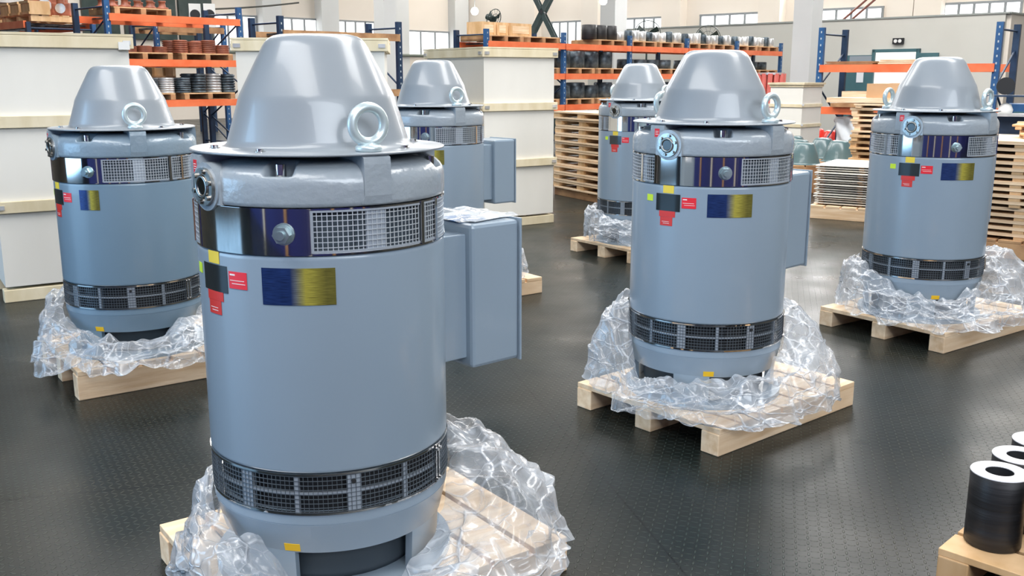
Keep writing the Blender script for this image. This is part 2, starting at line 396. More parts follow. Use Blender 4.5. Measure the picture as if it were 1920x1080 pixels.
for u0, u1, z0, z1 in ((1638,1643,0,2.16),(1720,1726,0,2.16),(1638,1726,2.08,2.16)):
    s0, s1 = sP(u0), sP(u1); c = PA+dP*(s0+s1)/2+nP*.14; df.box((c.x, c.y, (z0+z1)/2), (abs(s1-s0), .1, z1-z0), rzP)
df.build('door_frame', TEAL, d1)
lf = panel_on_partition('door_leaf', 1724, 1762, 0.02, 2.05, TEAL, .17, .05, d1)
d2 = panel_on_partition('door_2', 1592, 1638, 0, 2.02, TEAL, .14, .06); d2['kind'] = 'structure'
panel_on_partition('door_notice', 1612, 1625, 1.32, 1.60, PAPER, .18, .01, d2)
panel_on_partition('door_window', 1597, 1638, 1.66, 2.0, mat('door_glass', (.28,.33,.37), .1), .18, .01, d2)
sg = panel_on_partition('exit_sign', 1674, 1694, 2.28, 2.43, DARK, .15, .06)
tag(sg, 'small black sign with two white marks above the open doorway', 'sign')
for u in (1680, 1688):
    s = sP(u); c = PA+dP*s+nP*.19; sd = MB().cyl((c.x, c.y, 2.355), (c.x+nP.x*.01, c.y+nP.y*.01, 2.355), .045, 14).build('sign_mark', WHITE, sg)
# dark green glazed doors high on the left wall
for u0, u1, k in ((158,225,0),(235,330,1),(336,397,2)):
    s0, s1 = sL(u0), sL(u1); n3 = Vector((.714,-.70)); c = CORN+dL*(s0+s1)/2+n3*.25
    f = MB().box((c.x, c.y, 4.2), (abs(s1-s0), .12, 3.0), math.atan2(dL.y, dL.x))
    struct('door_%d' % (3+k), f, GREEND)

# ------------------------------------------------------------------ the motor
Z0 = .112
def patch(a0, a1, z0, z1, r=.3325, mi=0, mb=None, n=6, uv=False):
    mb = mb or MB(); mb.arc(r-.001, r, z0, z1, a0, a1, n, mi); return mb
def make_motor(label, loc, rz, short=0.0, plate=(-16, 15.5), PAINT=PAINT, CAST=CAST):
    T = thing('vertical_motor', label, 'motor', loc, rz, 'grey vertical electric motors on pallets')
    ds = -short
    def B(mb, name, m, parent=T, z=0, **k): return shift(mb, z-Z0).build(name, m, parent, **k)
    # --- base skirt with four arched access openings
    b = MB(); b.arc(.30, .3275, .332, .360, 0, 360, 90); b.arc(.30, .3262, .3295, .332, 0, 360, 90)
    b.arc(.285, .308, .245, .3295, 0, 360, 90, rt=(.30, .3275))
    for q in range(4):
        c = 22+90*q; b.arc(.278, .302, .132, .247, c+31, c+59, 10, rt=(.284,.3085))
    b.arc(.22, .335, .112, .134, 0, 360, 90)
    B(b, 'base_skirt', PAINT)
    c = MB(); c.lathe([(.0,.134),(.24,.134),(.258,.16),(.258,.30),(.27,.30),(0,.30)], 40)
    B(c, 'lower_housing', mat('inner_casting', (.05,.065,.08), .5) if 'inner_casting' not in bpy.data.materials else bpy.data.materials['inner_casting'])
    # --- ventilated band, lower
    v = MB(); v.lathe([(.30,.352),(.300,.48)], 60, mi=1)
    v.arc(.318, .332, .360, .365, 0, 360, 90); v.arc(.318, .332, .467, .472, 0, 360, 90)
    for k in range(14):
        a = -31+k*360/14
        hw = 3.1 if k % 2 == 0 else 1.1
        v.arc(.318, .3275, .365, .467, a-hw, a+hw, 2, mi=2)
    v.arc(.318, .3272, .413, .420, 0, 360, 90, mi=2)
    v.arc(.326, .335, .363, .469, 67.6, 68.6, 1); v.arc(.326, .335, .363, .469, 70.6, 71.6, 1)
    for a in (68.1, 71.1):
        for z in (.372, .460): v.cyl((.333*math.sin(R(a)), -.333*math.cos(R(a)), z), (.341*math.sin(R(a)), -.341*math.cos(R(a)), z), .005, 8)
    v.cyl((.33*math.sin(R(20)), -.33*math.cos(R(20)), .448), (.337*math.sin(R(20)), -.337*math.cos(R(20)), .448), .006, 8, mi=1)
    B(v, 'lower_vent_band', [CHROME, DARK, BARM])
    def wires(z0, z1, a0, a1, hw=.19, vz=.001):
        m = MB(); n = int((a1-a0)/2.1)
        for k in range(n+1):
            a = a0+(a1-a0)*k/n; m.arc(.3285, .3305, z0, z1, a-hw, a+hw, 1, smooth=False)
        nz = int((z1-z0)/.0118)
        for k in range(nz+1):
            z = z0+(z1-z0)*k/nz; m.arc(.329, .331, z-vz, z+vz, a0, a1, int((a1-a0)/4), smooth=False)
        return m
    B(wires(.367, .465, 0, 360, .11, .0008), 'lower_vent_mesh', WIRED)
    # --- barrel
    s = MB(); s.lathe([(.30,.4735),(.326,.4735),(.3292,.476),(.33,.482),(.33,1.02+ds),(.3295,1.028+ds),(.327,1.032+ds),(.30,1.032+ds)], 128)
    B(s, 'barrel', PAINT)
    # --- upper band
    u = MB(); u.lathe([(.304,1.03),(.304,1.152)], 64, mi=1)
    for a0, a1 in ((6, 58.5), (61, 123), (187, 303)):
        for z in (1.0405, 1.139): u.arc(.322, .3322, z, z+.005, a0, a1, 16, mi=2)
        u.arc(.322, .3322, 1.04, 1.144, a0, a0+1.2, 1, mi=2)
    for a in (34, 88, 215, 262, 290): u.arc(.316, .3275, 1.04, 1.144, a-4.5, a+4.5, 3, mi=2)
    for a0, a1 in ((-57, 6), (123, 186)):
        u.arc(.322, .3335, 1.036, 1.148, a0, a1, 24)
        u.arc(.3335, .3348, 1.036, 1.148, a1-2.6, a1-1.6, 1); u.arc(.3335, .3348, 1.036, 1.148, a0+1.6, a0+2.6, 1)
    u.arc(.312, .3325, 1.034, 1.039, 0, 360, 90); u.arc(.312, .3325, 1.1445, 1.1485, 0, 360, 90)
    for a in (60, 72.5, 240, 252, -71, 107):
        u.arc(.324, .335, 1.037, 1.147, a-1.0, a+1.0, 1)
    for a in (30, 96, 210, 270, -75): u.arc(.304, .316, 1.036, 1.147, a-5, a+5, 3, mi=1)
    B(u, 'upper_vent_band', [CHROME, CORE, BARM], z=ds)
    m = wires(1.040, 1.144, 6.5, 58); w2 = wires(1.040, 1.144, 61.5, 122.5)
    m.add(w2.v, w2.f, 0); w2 = wires(1.040, 1.144, 187, 302.5); m.add(w2.v, w2.f, 0)
    B(m, 'upper_vent_mesh', WIRE, z=ds)
    # --- cast top bracket: skirt, dome, four pockets, four arms
    prof = [(.30,1.1505),(.328,1.1505),(.3325,1.154),(.3335,1.17),(.3335,1.198),(.3325,1.210),(.329,1.221),(.323,1.231),(.314,1.2395),(.302,1.2465),(.286,1.252),(.266,1.2565),(.24,1.259),(.15,1.26)]
    # subdivide the profile
    pf = []
    for (r0,z0),(r1,z1) in zip(prof, prof[1:]):
        for t in (0,.5): pf.append((r0+(r1-r0)*t, z0+(z1-z0)*t))
    pf.append(prof[-1])
    n = 360; g = MB(); vs = []; mm = len(pf)
    for k in range(n):
        a = k*360/n
        q = ((a+7+45) % 90)-45; ins = 1-min(1, max(0, (abs(q)-5.6)/1.0)); ins = max(0, ins)
        for r, z in pf:
            if ins > 0 and z > 1.214:
                edge = min(1, max(0, (.3265-r)/.006)); z2 = 1.214 if r > .275 else 1.214+(.275-r)/.012*.05
                z = z+(min(z, z2)-z)*ins*edge
            vs.append((r*math.sin(R(a)), -r*math.cos(R(a)), z))
    g.add(vs, [(k*mm+j, ((k+1) % n)*mm+j, ((k+1) % n)*mm+j+1, k*mm+j+1) for k in range(n) for j in range(mm-1)], 0, True)
    for a in (35, 125, 215, 305):
        ar = R(a); d = Vector((math.sin(ar), -math.cos(ar), 0)); t = Vector((d.y, -d.x, 0)); hw = .036
        rr = [(.20,1.245),(.20,1.2705),(.325,1.2705),(.3345,1.266),(.3365,1.250),(.3365,1.175),(.3325,1.155)]
        A = [d*r+t*hw+Vector((0,0,z)) for r, z in rr]; Bv = [d*r-t*hw+Vector((0,0,z)) for r, z in rr]
        A2 = A[:]; k = len(rr)
        A[-1] = A[-1]+t*.006; Bv[-1] = Bv[-1]-t*.006
        g.add(A+Bv, [tuple(range(k)), tuple(reversed(range(k, 2*k)))]+[(i, i+k, i+k+1, i+1) for i in range(k-1)])
    B(g, 'top_bracket', CAST, z=ds)
    for q in range(4):
        a = R(-7+90*q); x, y = .300*math.sin(a), -.300*math.cos(a)
        s = MB(); s.cyl((x, y, 1.214), (x, y, 1.252), .013, 14); s.cyl((x, y, 1.214), (x, y, 1.222), .021, 6)
        B(s, 'bracket_bolt', CHROME, z=ds)
    # --- cap with brim
    cpf = [(.0,1.5655),(.070,1.5655),(.094,1.5645),(.109,1.5610),(.121,1.5545),(.130,1.545),(.138,1.533),(.2005,1.414),(.2055,1.402),(.2090,1.388),(.2365,1.300),(.2395,1.288),(.246,1.2815),(.256,1.2790),(.330,1.2780),(.3345,1.2765),(.3345,1.2725),(.330,1.2710),(.24,1.2710)]
    B(MB().lathe(cpf, 96), 'cap', CAP, z=ds)
    for a in (35, 215):
        ar = R(a); x, y = .292*math.sin(ar), -.292*math.cos(ar)
        e = MB(); e.torus((x, y, 1.343), (math.sin(ar), -math.cos(ar), 0), .0425, .0125, 36, 12)
        e.lathe([(0,1.278),(.030,1.278),(.033,1.281),(.033,1.289),(.030,1.293),(.020,1.296),(.013,1.301),(0,1.303)], 20, (x, y, 0))
        B(e, 'eye_bolt', STEELW, z=ds)
    # bolts holding the brim
    for a in (-62, -20, 62, 120, 160, 245):
        s = MB(); x, y = .275*math.sin(R(a)), -.275*math.cos(R(a)); s.cyl((x, y, 1.278), (x, y, 1.286), .010, 6); s.cyl((x, y, 1.278), (x, y, 1.280), .014, 12)
        B(s, 'brim_screw', CHROME, z=ds)
    # --- oil sight glass
    a = R(-45); d = Vector((math.sin(a), -math.cos(a), 0)); t = Vector((-d.y, d.x, 0)); c0 = d*.334+Vector((0,0,1.192))
    s = MB(); s.cyl(c0-d*.03, c0+d*.004, .060, 32); s.box(tuple(c0-d*.018+Vector((0,0,-.024))), (.12, .036, .036), math.atan2(t.y, t.x))
    sb = B(s, 'sight_glass_boss', CAST, z=ds)
    s = MB(); s.cyl(c0+d*.004, c0+d*.012, .047, 32); s.torus(c0+d*.012, d, .025, .006, 24, 8)
    for k in range(6):
        q = c0+(t*math.cos(k*PI/3+.3)+Vector((0,0,1))*math.sin(k*PI/3+.3))*.038; s.cyl(q+d*.012, q+d*.019, .0065, 6)
    sr = B(s, 'sight_glass_ring', RINGM, z=ds)
    s = MB(); s.cyl(c0+d*.010, c0+d*.0135, .022, 24)
    B(s, 'sight_glass_window', DARKGLASS, z=ds)
    # --- grounding bolt on the polished band
    a = R(-5); d = Vector((math.sin(a), -math.cos(a), 0)); c0 = d*.333+Vector((0,0,1.088))
    s = MB(); s.cyl(c0, c0+d*.004, .027, 24); s.cyl(c0+d*.004, c0+d*.008, .023, 24); s.cyl(c0+d*.008, c0+d*.026, .0215, 6, smooth=False); s.cyl(c0+d*.026, c0+d*.034, .011, 12)
    B(s, 'grounding_bolt', ZINC, z=ds)
    # --- labels
    p = MB(); n = 12
    for k in range(n+1):
        a = R(plate[0]+(plate[1]-plate[0])*k/n)
        for z in (.912, 1.004): p.v.append((.3318*math.sin(a), -.3318*math.cos(a), z))
    for k in range(n): p.f.append([2*k, 2*k+2, 2*k+3, 2*k+1]); p.mi.append(0); p.sm.append(True)
    po = B(p, 'nameplate', PLATE, z=ds)
    po.data.uv_layers.new(name='UVMap'); ul = po.data.uv_layers[0].data
    for lp in po.data.loops:
        ul[lp.index].uv = ((lp.vertex_index//2)/n, lp.vertex_index % 2)
    def lab(name, a0, a1, z0, z1, m, marks=()):
        q = patch(a0, a1, z0, z1, .3315)
        for (b0, b1, y0, y1) in marks: patch(b0, b1, y0, y1, .3320, 1, q, 2)
        B(q, name, [m, WHITE], z=ds)
    lab('yellow_label', -48.6, -40.0, 1.000, 1.031, YEL)
    lab('lime_label', -64, -58, .962, .988, LIME)
    lab('data_label', -54.5, -35.0, .928, .997, mat('label_film', (.05,.06,.065), .12, .6) if 'label_film' not in bpy.data.materials else bpy.data.materials['label_film'])
    lab('red_label', -33.8, -23.6, .944, .987, RED, ((-33,-30,.977,.981),(-33,-25,.964,.9655),(-32,-24.5,.956,.9575)))
    lab('rotation_tag', -51.5, -38.5, .904, .928, RED2)
    lab('warning_tag', -50.5, -40.5, .868, .9035, RED2, ((-49,-43,.884,.8855),(-48,-43,.877,.8785)))
    a = R(-55); d = Vector((math.sin(a), -math.cos(a), 0)); t = Vector((-d.y, d.x, 0))
    q = MB(); q.box(tuple(d*.3362+t*0+Vector((0,0,1.238))), (.026, .001, .033), math.atan2(t.y, t.x))
    for zz in (1.232, 1.238, 1.244): q.box(tuple(d*.3368+Vector((0,0,zz))), (.016, .001, .0018), math.atan2(t.y, t.x), 1)
    B(q, 'arm_label', [RED, WHITE], z=ds)
    q = MB(); q.arc(.3085, .3100, .249, .271, -13.8, -6.0, 3, rt=(.3140,.3155)); B(q, 'base_label', AMB)
    # --- terminal box
    a = R(131); d = Vector((math.sin(a), -math.cos(a), 0)); t = Vector((-d.y, d.x, 0)); rzb = math.atan2(d.y, d.x)
    z0, z1 = .597, 1.035+ds
    nb = MB(); nb.box(tuple(d*.365+Vector((0,0,(z0+z1)/2))), (.13, .21, z1-z0-.06), rzb)
    bx = B(nb, 'terminal_box_neck', PAINT, bevel=.004)
    nb = MB(); nb.box(tuple(d*.505+Vector((0,0,(z0+z1)/2))), (.185, .270, z1-z0), rzb)
    B(nb, 'terminal_box', PAINT, bevel=.012)
    nb = MB(); nb.box(tuple(d*.6015+Vector((0,0,(z0+z1)/2))), (.008, .281, z1-z0+.010), rzb)
    B(nb, 'terminal_box_cover', PAINT, bevel=.003)
    return T
GP = 'each grey-blue vertical motor'
MPOS = [(-.518, 2.640), (.847, 4.154), (2.389, 5.583), (-1.889, 4.783), (-.519, 6.533), (1.047, 8.131)]
M1 = make_motor('largest, nearest grey-blue motor, with a plastic bag on its terminal box', (*MPOS[0], Z0), 0)
dup(M1, (*MPOS[1], Z0), R(3), 'grey-blue motor right of the middle, with terminal box showing at its right side')
dup(M1, (*MPOS[2], Z0), R(3), 'grey-blue motor at the far right beside the stack of crate lids, both eye bolts showing')
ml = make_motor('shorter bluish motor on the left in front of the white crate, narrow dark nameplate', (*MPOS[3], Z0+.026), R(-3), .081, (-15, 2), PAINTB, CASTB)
dup(M1, (*MPOS[4], Z0), R(0), 'grey-blue motor before the middle white crate, half hidden by the nearest motor')
dup(M1, (*MPOS[5], Z0), R(3), 'rearmost grey-blue motor, standing in front of the racks beside the stacked pallets')

# ------------------------------------------------------------------ pallets under the motors
def make_pallet(name, label, loc, rz, sx=1.0, sy=.80, h=.112, nb=7, group=None, m=WOOD, gap=.05, cat='pallet'):
    T = thing(name, label, cat, loc, rz, group)
    dt = .022
    for y in (-sy/2+.045, 0, sy/2-.045):
        s = MB(); s.box((0, y, (h-dt)/2), (sx, .088, h-dt)); s.build('stringer', [WOOD if m is WOOD else m], T, bevel=.004)
    bw = (sx-gap*(nb-1)*.2)/nb
    for k in range(nb):
        x = -sx/2+bw/2+k*(sx-bw)/(nb-1)
        MB().box((x, 0, h-dt/2), (bw-.008, sy, dt), 0).build('deck_board', [m], T, bevel=.002)
    return T
PG = 'pine pallets under the motors'
pr = R(36)
PPOS = [(-.46, 2.73), (.922, 4.205), (2.49, 5.66), (-1.82, 4.88), (-.43, 6.60), (1.14, 8.22)]
PLAB = ['pine pallet under the nearest motor, mostly under clear plastic', 'pine pallet under the motor right of the middle, split stringer end facing the camera',
        'pine pallet under the far right motor, three stringer ends showing', 'taller pine pallet under the shorter left motor, one long stringer showing',
        'pine pallet under the motor in front of the white crate, only its right corner showing', 'pine pallet under the rearmost motor, left corner and stringer ends showing']
for i, ((x, y), lb) in enumerate(zip(PPOS, PLAB)):
    make_pallet('wooden_pallet', lb, (x, y, 0), pr if i != 1 else R(40), sx=1.0 if i > 1 else .97, h=Z0 if i != 3 else Z0+.026, group=PG)

# ------------------------------------------------------------------ clear plastic film round each base
def film(label, c, pc, seed, zin, rout, zout, bulge, h=Z0, ns=64, na=300):
    """zin/rout/zout/bulge: values every 30 degrees from the side facing -y, anticlockwise seen from above is negative"""
    def val(t, a):
        x = (a % 360)/30; i = int(x); f = x-i; f = f*f*(3-2*f); return t[i % 12]*(1-f)+t[(i+1) % 12]*f
    g = MB(); vs = []; ca, sa = math.cos(-pr), math.sin(-pr)
    sd = Vector((seed*7.3, seed*3.1, seed*1.7))
    for layer in range(1):
        for k in range(na):
            a = 360*k/na; zi, ro, zo, bu = val(zin, a), val(rout, a), val(zout, a), val(bulge, a)
            ar = R(a)
            n0 = noise.noise(Vector((math.sin(ar)*5, math.cos(ar)*5, 0))+sd)
            ro *= 1+.10*n0+.05*noise.noise(Vector((math.sin(ar)*16, math.cos(ar)*16, 1))+sd)
            zi += .03*noise.noise(Vector((math.sin(ar)*8, math.cos(ar)*8, 2))+sd)
            for j in range(ns+1):
                s = j/ns; r = .3365+(ro-.3365)*(s**.85); r += bu*math.sin(PI*min(1, s*1.05))*.35
                z = zi*(1-s)**1.3+zo*(1-(1-s)**1.3)+bu*math.sin(PI*s)
                p = Vector((r*math.sin(ar), -r*math.cos(ar), z))
                q = p*1.0; q.z *= 1.4
                def rid(f, o): return 1-2*abs(noise.noise(q*f+sd+Vector((o, 0, 0))))
                e = math.sin(PI*min(1, s*1.3+.08))**.5 if s < .7 else 1
                # pushed-down sleeve: long folds running round and slanting, then a few small crumples
                cs_, sn_ = math.cos(ar), math.sin(ar)
                def lf(fa, fs, o, sh): return 1-2*abs(noise.noise(Vector((sn_*fa, cs_*fa, s*fs+sh*math.sin(ar*2+o)+o))+sd))
                fold = lf(1.7, 3.6, 1, 1.2)*.040+lf(3.2, 7, 4, 1.6)*.020+rid(5, 5)*.013+rid(13, 9)*.0025
                f2 = noise.noise(q*4+sd*2)
                p.z += fold*e*.9-.02*e; rr = 1+(.08*f2+lf(3, 6, 8, 1.5)*.02+rid(8, 7)*.007)*e
                p.x *= rr; p.y *= rr
                if p.xy.length < .3375:
                    m_ = .3375/max(.01, p.xy.length); p.x *= m_; p.y *= m_
                # stay above the pallet deck, hang over its edge outside
                wx, wy = p.x+c[0]-pc[0], p.y+c[1]-pc[1]; lx, ly = wx*ca-wy*sa, wx*sa+wy*ca
                inside = abs(lx) < .505 and abs(ly) < .405
                lowest = h+.006 if inside else .05
                if p.z < lowest: p.z = lowest+.004*rid(30, 2)+.004
                vs.append(tuple(p))
    m = ns+1
    g.add(vs, [(k*m+j, ((k+1) % na)*m+j, ((k+1) % na)*m+j+1, k*m+j+1) for k in range(na) for j in range(ns)], 0, True)
    o = g.build('plastic_film', FILM, None, (c[0], c[1], 0))
    tag(o, label, 'plastic film', 'clear plastic sheets pushed down round the motors')
    return o
#        0    30   60   90   120  150  180  210  240  270  300  330      (0 = towards -y, 90 = right, 270 = left)
film('crumpled clear plastic round the base of the nearest motor', MPOS[0], PPOS[0], 1,
     [.17,.16,.21,.36,.41,.40,.34,.34,.36,.33,.30,.29],
     [.52,.62,.68,.64,.60,.56,.50,.46,.42,.40,.44,.50],
     [.10,.09,.10,.13,.13,.12,.12,.12,.12,.12,.12,.11], [.03,.05,.09,.11,.09,.07,.06,.05,.04,.05,.06,.05])
film('crumpled clear plastic round the base of the motor right of the middle', MPOS[1], PPOS[1], 2,
     [.235,.25,.32,.46,.50,.46,.42,.44,.50,.48,.17,.22],
     [.58,.56,.58,.56,.52,.50,.50,.50,.48,.50,.52,.54],
     [.10,.10,.12,.15,.15,.14,.13,.13,.14,.14,.12,.10], [.03,.05,.07,.09,.08,.07,.06,.06,.08,.09,.06,.04])
film('crumpled clear plastic round the base of the far right motor', MPOS[2], PPOS[2], 3,
     [.24,.30,.40,.48,.44,.40,.36,.36,.40,.40,.34,.26],
     [.55,.56,.60,.64,.58,.52,.50,.48,.46,.45,.48,.52],
     [.12,.12,.13,.15,.14,.13,.12,.12,.14,.14,.13,.12], [.03,.05,.09,.12,.08,.06,.05,.05,.06,.07,.06,.04])
film('crumpled clear plastic sheet round the base of the shorter left motor', MPOS[3], PPOS[3], 4,
     [.24,.22,.30,.34,.36,.36,.36,.38,.42,.42,.34,.28],
     [.56,.56,.55,.54,.52,.50,.50,.50,.48,.46,.48,.54],
     [.14,.14,.14,.14,.14,.14,.13,.13,.14,.13,.12,.13], [.04,.05,.06,.07,.06,.06,.06,.06,.07,.09,.07,.05], h=Z0+.026)
film('clear plastic round the motor before the middle white crate, bunched at right', MPOS[4], PPOS[4], 5,
     [.24,.26,.34,.40,.40,.38,.36,.36,.38,.38,.30,.26],
     [.52,.54,.58,.64,.58,.52,.50,.48,.46,.46,.48,.50],
     [.12,.12,.13,.14,.13,.12,.12,.12,.12,.12,.12,.12], [.03,.05,.08,.12,.08,.06,.05,.05,.06,.07,.06,.04])
film('clear plastic sheet heaped round the base of the rearmost motor', MPOS[5], PPOS[5], 6,
     [.28,.28,.30,.34,.36,.36,.36,.36,.38,.38,.34,.30],
     [.50,.52,.52,.52,.50,.48,.48,.46,.45,.44,.46,.48],
     [.13,.13,.13,.13,.13,.13,.13,.13,.13,.13,.13,.13], [.06,.06,.07,.08,.07,.06,.06,.06,.08,.10,.10,.07])

# bag with leaflet on the nearest terminal box
a = R(131); d = Vector((math.sin(a), -math.cos(a), 0)); t = Vector((-d.y, d.x, 0)); c0 = Vector((*MPOS[0], 0))+d*.49
bg = MB(); n = 18; vs = []
for i in range(n+1):
    for j in range(n+1):
        x = (i/n-.5)*.23; y = (j/n-.5)*.25; q = c0+d*x+t*y
        z = 1.0445+.016*abs(noise.noise(Vector((x*16, y*16, 3))))+.014*math.sin(PI*i/n)*math.sin(PI*j/n)
        vs.append((q.x, q.y, z))
bg.add(vs, [(i*(n+1)+j, (i+1)*(n+1)+j, (i+1)*(n+1)+j+1, i*(n+1)+j+1) for i in range(n) for j in range(n)], 0, True)
bag = bg.build('document_bag', FILM); tag(bag, 'clear plastic document bag lying on top of the nearest terminal box', 'bag')
MB().box(tuple(c0+d*.02+Vector((0,0,1.0385))), (.17, .19, .002), math.atan2(d.y, d.x)+.2).build('paper', PAPER, bag)
MB().box(tuple(c0-d*.03-t*.03+Vector((0,0,1.0405))), (.10, .10, .002), math.atan2(d.y, d.x)-.2).build('leaflet', BLUP, bag)

# ------------------------------------------------------------------ tall white crates
def make_crate(label, corner, ang, w1, w2, h=1.72, bands=3, ply=PLYW, group='tall white plywood crates', name='wooden_crate', bt=.075):
    """corner: nearest bottom corner; w1 runs along ang, w2 along ang+90"""
    T = thing(name, label, 'crate', (corner[0], corner[1], 0), ang, group)
    g0 = .085
    MB().box((w1/2, w2/2, (g0+h)/2), (w1-.03, w2-.03, h-g0-.04)).build('plywood_walls', ply, T)
    for k in range(3):
        MB().box((w1/2, .06+(w2-.12)*k/2, g0/2), (w1, .09, g0)).build('skid', BATT, T, bevel=.005)
    zs = [h-.04]+[g0+(h-g0)*k/bands for k in range(1, bands)]
    for z in zs:
        b = MB()
        for c, dd in (((w1/2, .0, z), (w1+.02, .03, bt)), ((w1/2, w2, z), (w1+.02, .03, bt)), ((0, w2/2, z), (.03, w2+.02, bt)), ((w1, w2/2, z), (.03, w2+.02, bt))): b.box(c, dd)
        b.build('batten', BATT, T, bevel=.003)
        for x, y in ((w1-.03, -.018), (.03, -.018), (-.018, .03), (-.018, w2-.03)):
            l = MB(); l.box((x, y, z), (.05 if abs(y) < .02 else .012, .012 if abs(y) < .02 else .05, .028)); l.build('corner_clip', STEELL, T)
    MB().box((w1/2, w2/2, h+.008), (w1+.03, w2+.03, .016)).build('lid', BATT, T)
    return T
c1 = make_crate('tall white plywood crate at the left edge behind the shorter motor', (-3.33, 6.23), R(33), .92, 1.1)
lab_ = MB().box((.87, -.025, 1.66), (.07, .012, .05)).build('shipping_label', WHITE, c1)
make_crate('tall white plywood crate behind the middle of the photo, front corner beside the terminal box', (-.27, 9.40), R(34.5), .86, 1.10)
make_crate('tall white plywood crate mostly hidden behind the cap of the nearest motor', (-2.02, 7.25), R(6), 1.10, 1.0)

# ------------------------------------------------------------------ racks
def rack(label, P, ang, bays, bw, depth, levels, top, bm=ORANGE, um=BLUE, name='pallet_rack', extra=()):
    T = thing(name, label, 'rack', (P[0], P[1], 0), ang, None)
    for k in range(bays+1):
        x = k*bw
        for y in (0, depth):
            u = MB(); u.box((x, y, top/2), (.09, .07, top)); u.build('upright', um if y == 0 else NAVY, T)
        z = .2; q = 0
        while z+.55 < top:
            y0, y1 = (0, depth) if q % 2 == 0 else (depth, 0)
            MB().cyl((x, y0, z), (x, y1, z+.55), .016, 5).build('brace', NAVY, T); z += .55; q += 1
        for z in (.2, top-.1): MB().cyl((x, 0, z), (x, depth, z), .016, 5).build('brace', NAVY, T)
        hb = MB()
        zz = .15
        while zz < top-.03:
            hb.box((x, -.036, zz), (.018, .002, .03), mi=0); zz += .1
        hb.build('upright_slots', mat('slot_light', (.45,.5,.52), .6) if 'slot_light' not in bpy.data.materials else bpy.data.materials['slot_light'], T)
    for k in range(bays):
        for z in levels:
            for y in (-.035, depth+.035):
                MB().box(((k+.5)*bw, y, z), (bw-.03, .05, .115)).add([], []).build('beam', bm, T)
            pl = MB()
            for j in range(4): pl.box(((k+.14+.24*j)*bw, depth/2, z+.02), (.12, depth, .025))
            pl.build('deck_bars', STEELD, T)
    return T
DR1 = R(48)
rackA = rack('blue and orange pallet rack behind the left motor, three loaded levels', (-6.47, 16.1), DR1, 1, 2.42, 1.1, [1.02, 1.69, 2.40], 2.66)
rack('blue pallet rack standing behind the left loaded rack', (-6.55, 18.5), DR1, 1, 1.4, .9, [1.0, 1.69, 2.33], 2.5, bm=BROWNW)
rackA2 = rack('pallet rack with machines on top running away behind the left white crate', (-7.33, 17.6), R(137), 3, 2.4, 1.1, [1.0, 1.7, 2.32], 2.36)
rackC = rack('long blue and orange pallet rack across the back, rows of cylinders on it', (-.47, 18.34), R(46), 5, 2.15, .8, [.86, 1.47, 2.05], 2.32)
rack('blue rack bay with few goods between the two white crates', (-3.5, 15.2), R(46), 1, 2.3, .8, [1.2, 2.10], 2.36, bm=BROWNW, um=NAVY)
rackD = rack('open blue and orange pallet rack at the right in front of the grey door', (4.9, 15.87), R(-40), 1, 2.6, .95, [.94, 1.59], 2.22)

# ------------------------------------------------------------------ goods on the racks
def local(root, x, y): 
    a = root.rotation_euler[2]; return Vector((root.location.x+x*math.cos(a)-y*math.sin(a), root.location.y+x*math.sin(a)+y*math.cos(a)))
def small_pallet(label, group, m=BROWNW, sx=1.0, sy=.9, h=.11):
    T = thing('wooden_pallet', label, 'pallet', (0,0,0), 0, group)
    s = MB()
    for x in (-sx/2+.05, 0, sx/2-.05): s.box((x, 0, (h-.02)/2), (.09, sy, h-.02))
    s.build('blocks', m, T)
    s = MB()
    for k in range(6): s.box((0, -sy/2+.07+k*(sy-.14)/5, h-.01), (sx, .12, .02))
    s.build('deck', WOODY if m is BROWNW else m, T)
    return T
ORD = ['first','second','third','fourth','fifth','sixth','seventh','eighth','ninth','tenth','eleventh','twelfth','thirteenth','fourteenth','fifteenth','sixteenth','seventeenth','eighteenth','nineteenth','twentieth','twenty-first','twenty-second','twenty-third','twenty-fourth']
protoP = {}
def put_pallet(label, group, root, x, y, z, m=BROWNW, sx=1.0, sy=.9):
    key = (group, m.name, sx); a = root.rotation_euler[2]
    p = local(root, x, y)
    if key not in protoP:
        protoP[key] = small_pallet(label, group, m, sx, sy); T = protoP[key]; T.location = (p.x, p.y, z); T.rotation_euler = (0,0,a)
    else: T = dup(protoP[key], (p.x, p.y, z), a, label, group)
    return T
def coil(name, r, h, kind, label, cat, group):
    """small round goods: wound cores, castings, cylinders"""
    g = MB()
    if kind == 'ribbed':
        pf = [(0, 0)]; n = 7
        for k in range(n): pf += [(r, h*k/n), (r, h*(k+.7)/n), (r*.86, h*(k+.75)/n), (r*.86, h*(k+.97)/n)]
        pf += [(r*.5, h), (r*.5, h*.8), (0, h*.8)]; g.lathe(pf, 20)
    elif kind == 'flange':
        g.lathe([(0,0),(r,0),(r,h*.2),(r*.6,h*.3),(r*.5,h*.8),(r*.62,h*.85),(r*.62,h),(r*.3,h),(r*.3,h*.6),(0,h*.6)], 20)
    elif kind == 'ringed':
        g.lathe([(0,0),(r*.9,0),(r,h*.05),(r,h*.95),(r*.9,h),(r*.55,h),(r*.55,h*.7),(0,h*.7)], 20)
    return g
protoC = {}
def put_goods(name, kind, r, h, m, label, cat, group, root, x, y, z):
    key = (name, kind, r, h, m.name); p = local(root, x, y)
    if key not in protoC:
        o = coil(name, r, h, kind, label, cat, group).build(name, m); protoC[key] = o
    else: o = protoC[key].copy(); COL.objects.link(o)
    o.location = (p.x, p.y, z); o.rotation_euler = (0,0,random.uniform(0, 6)); tag(o, label, cat, group); return o
BT = .06
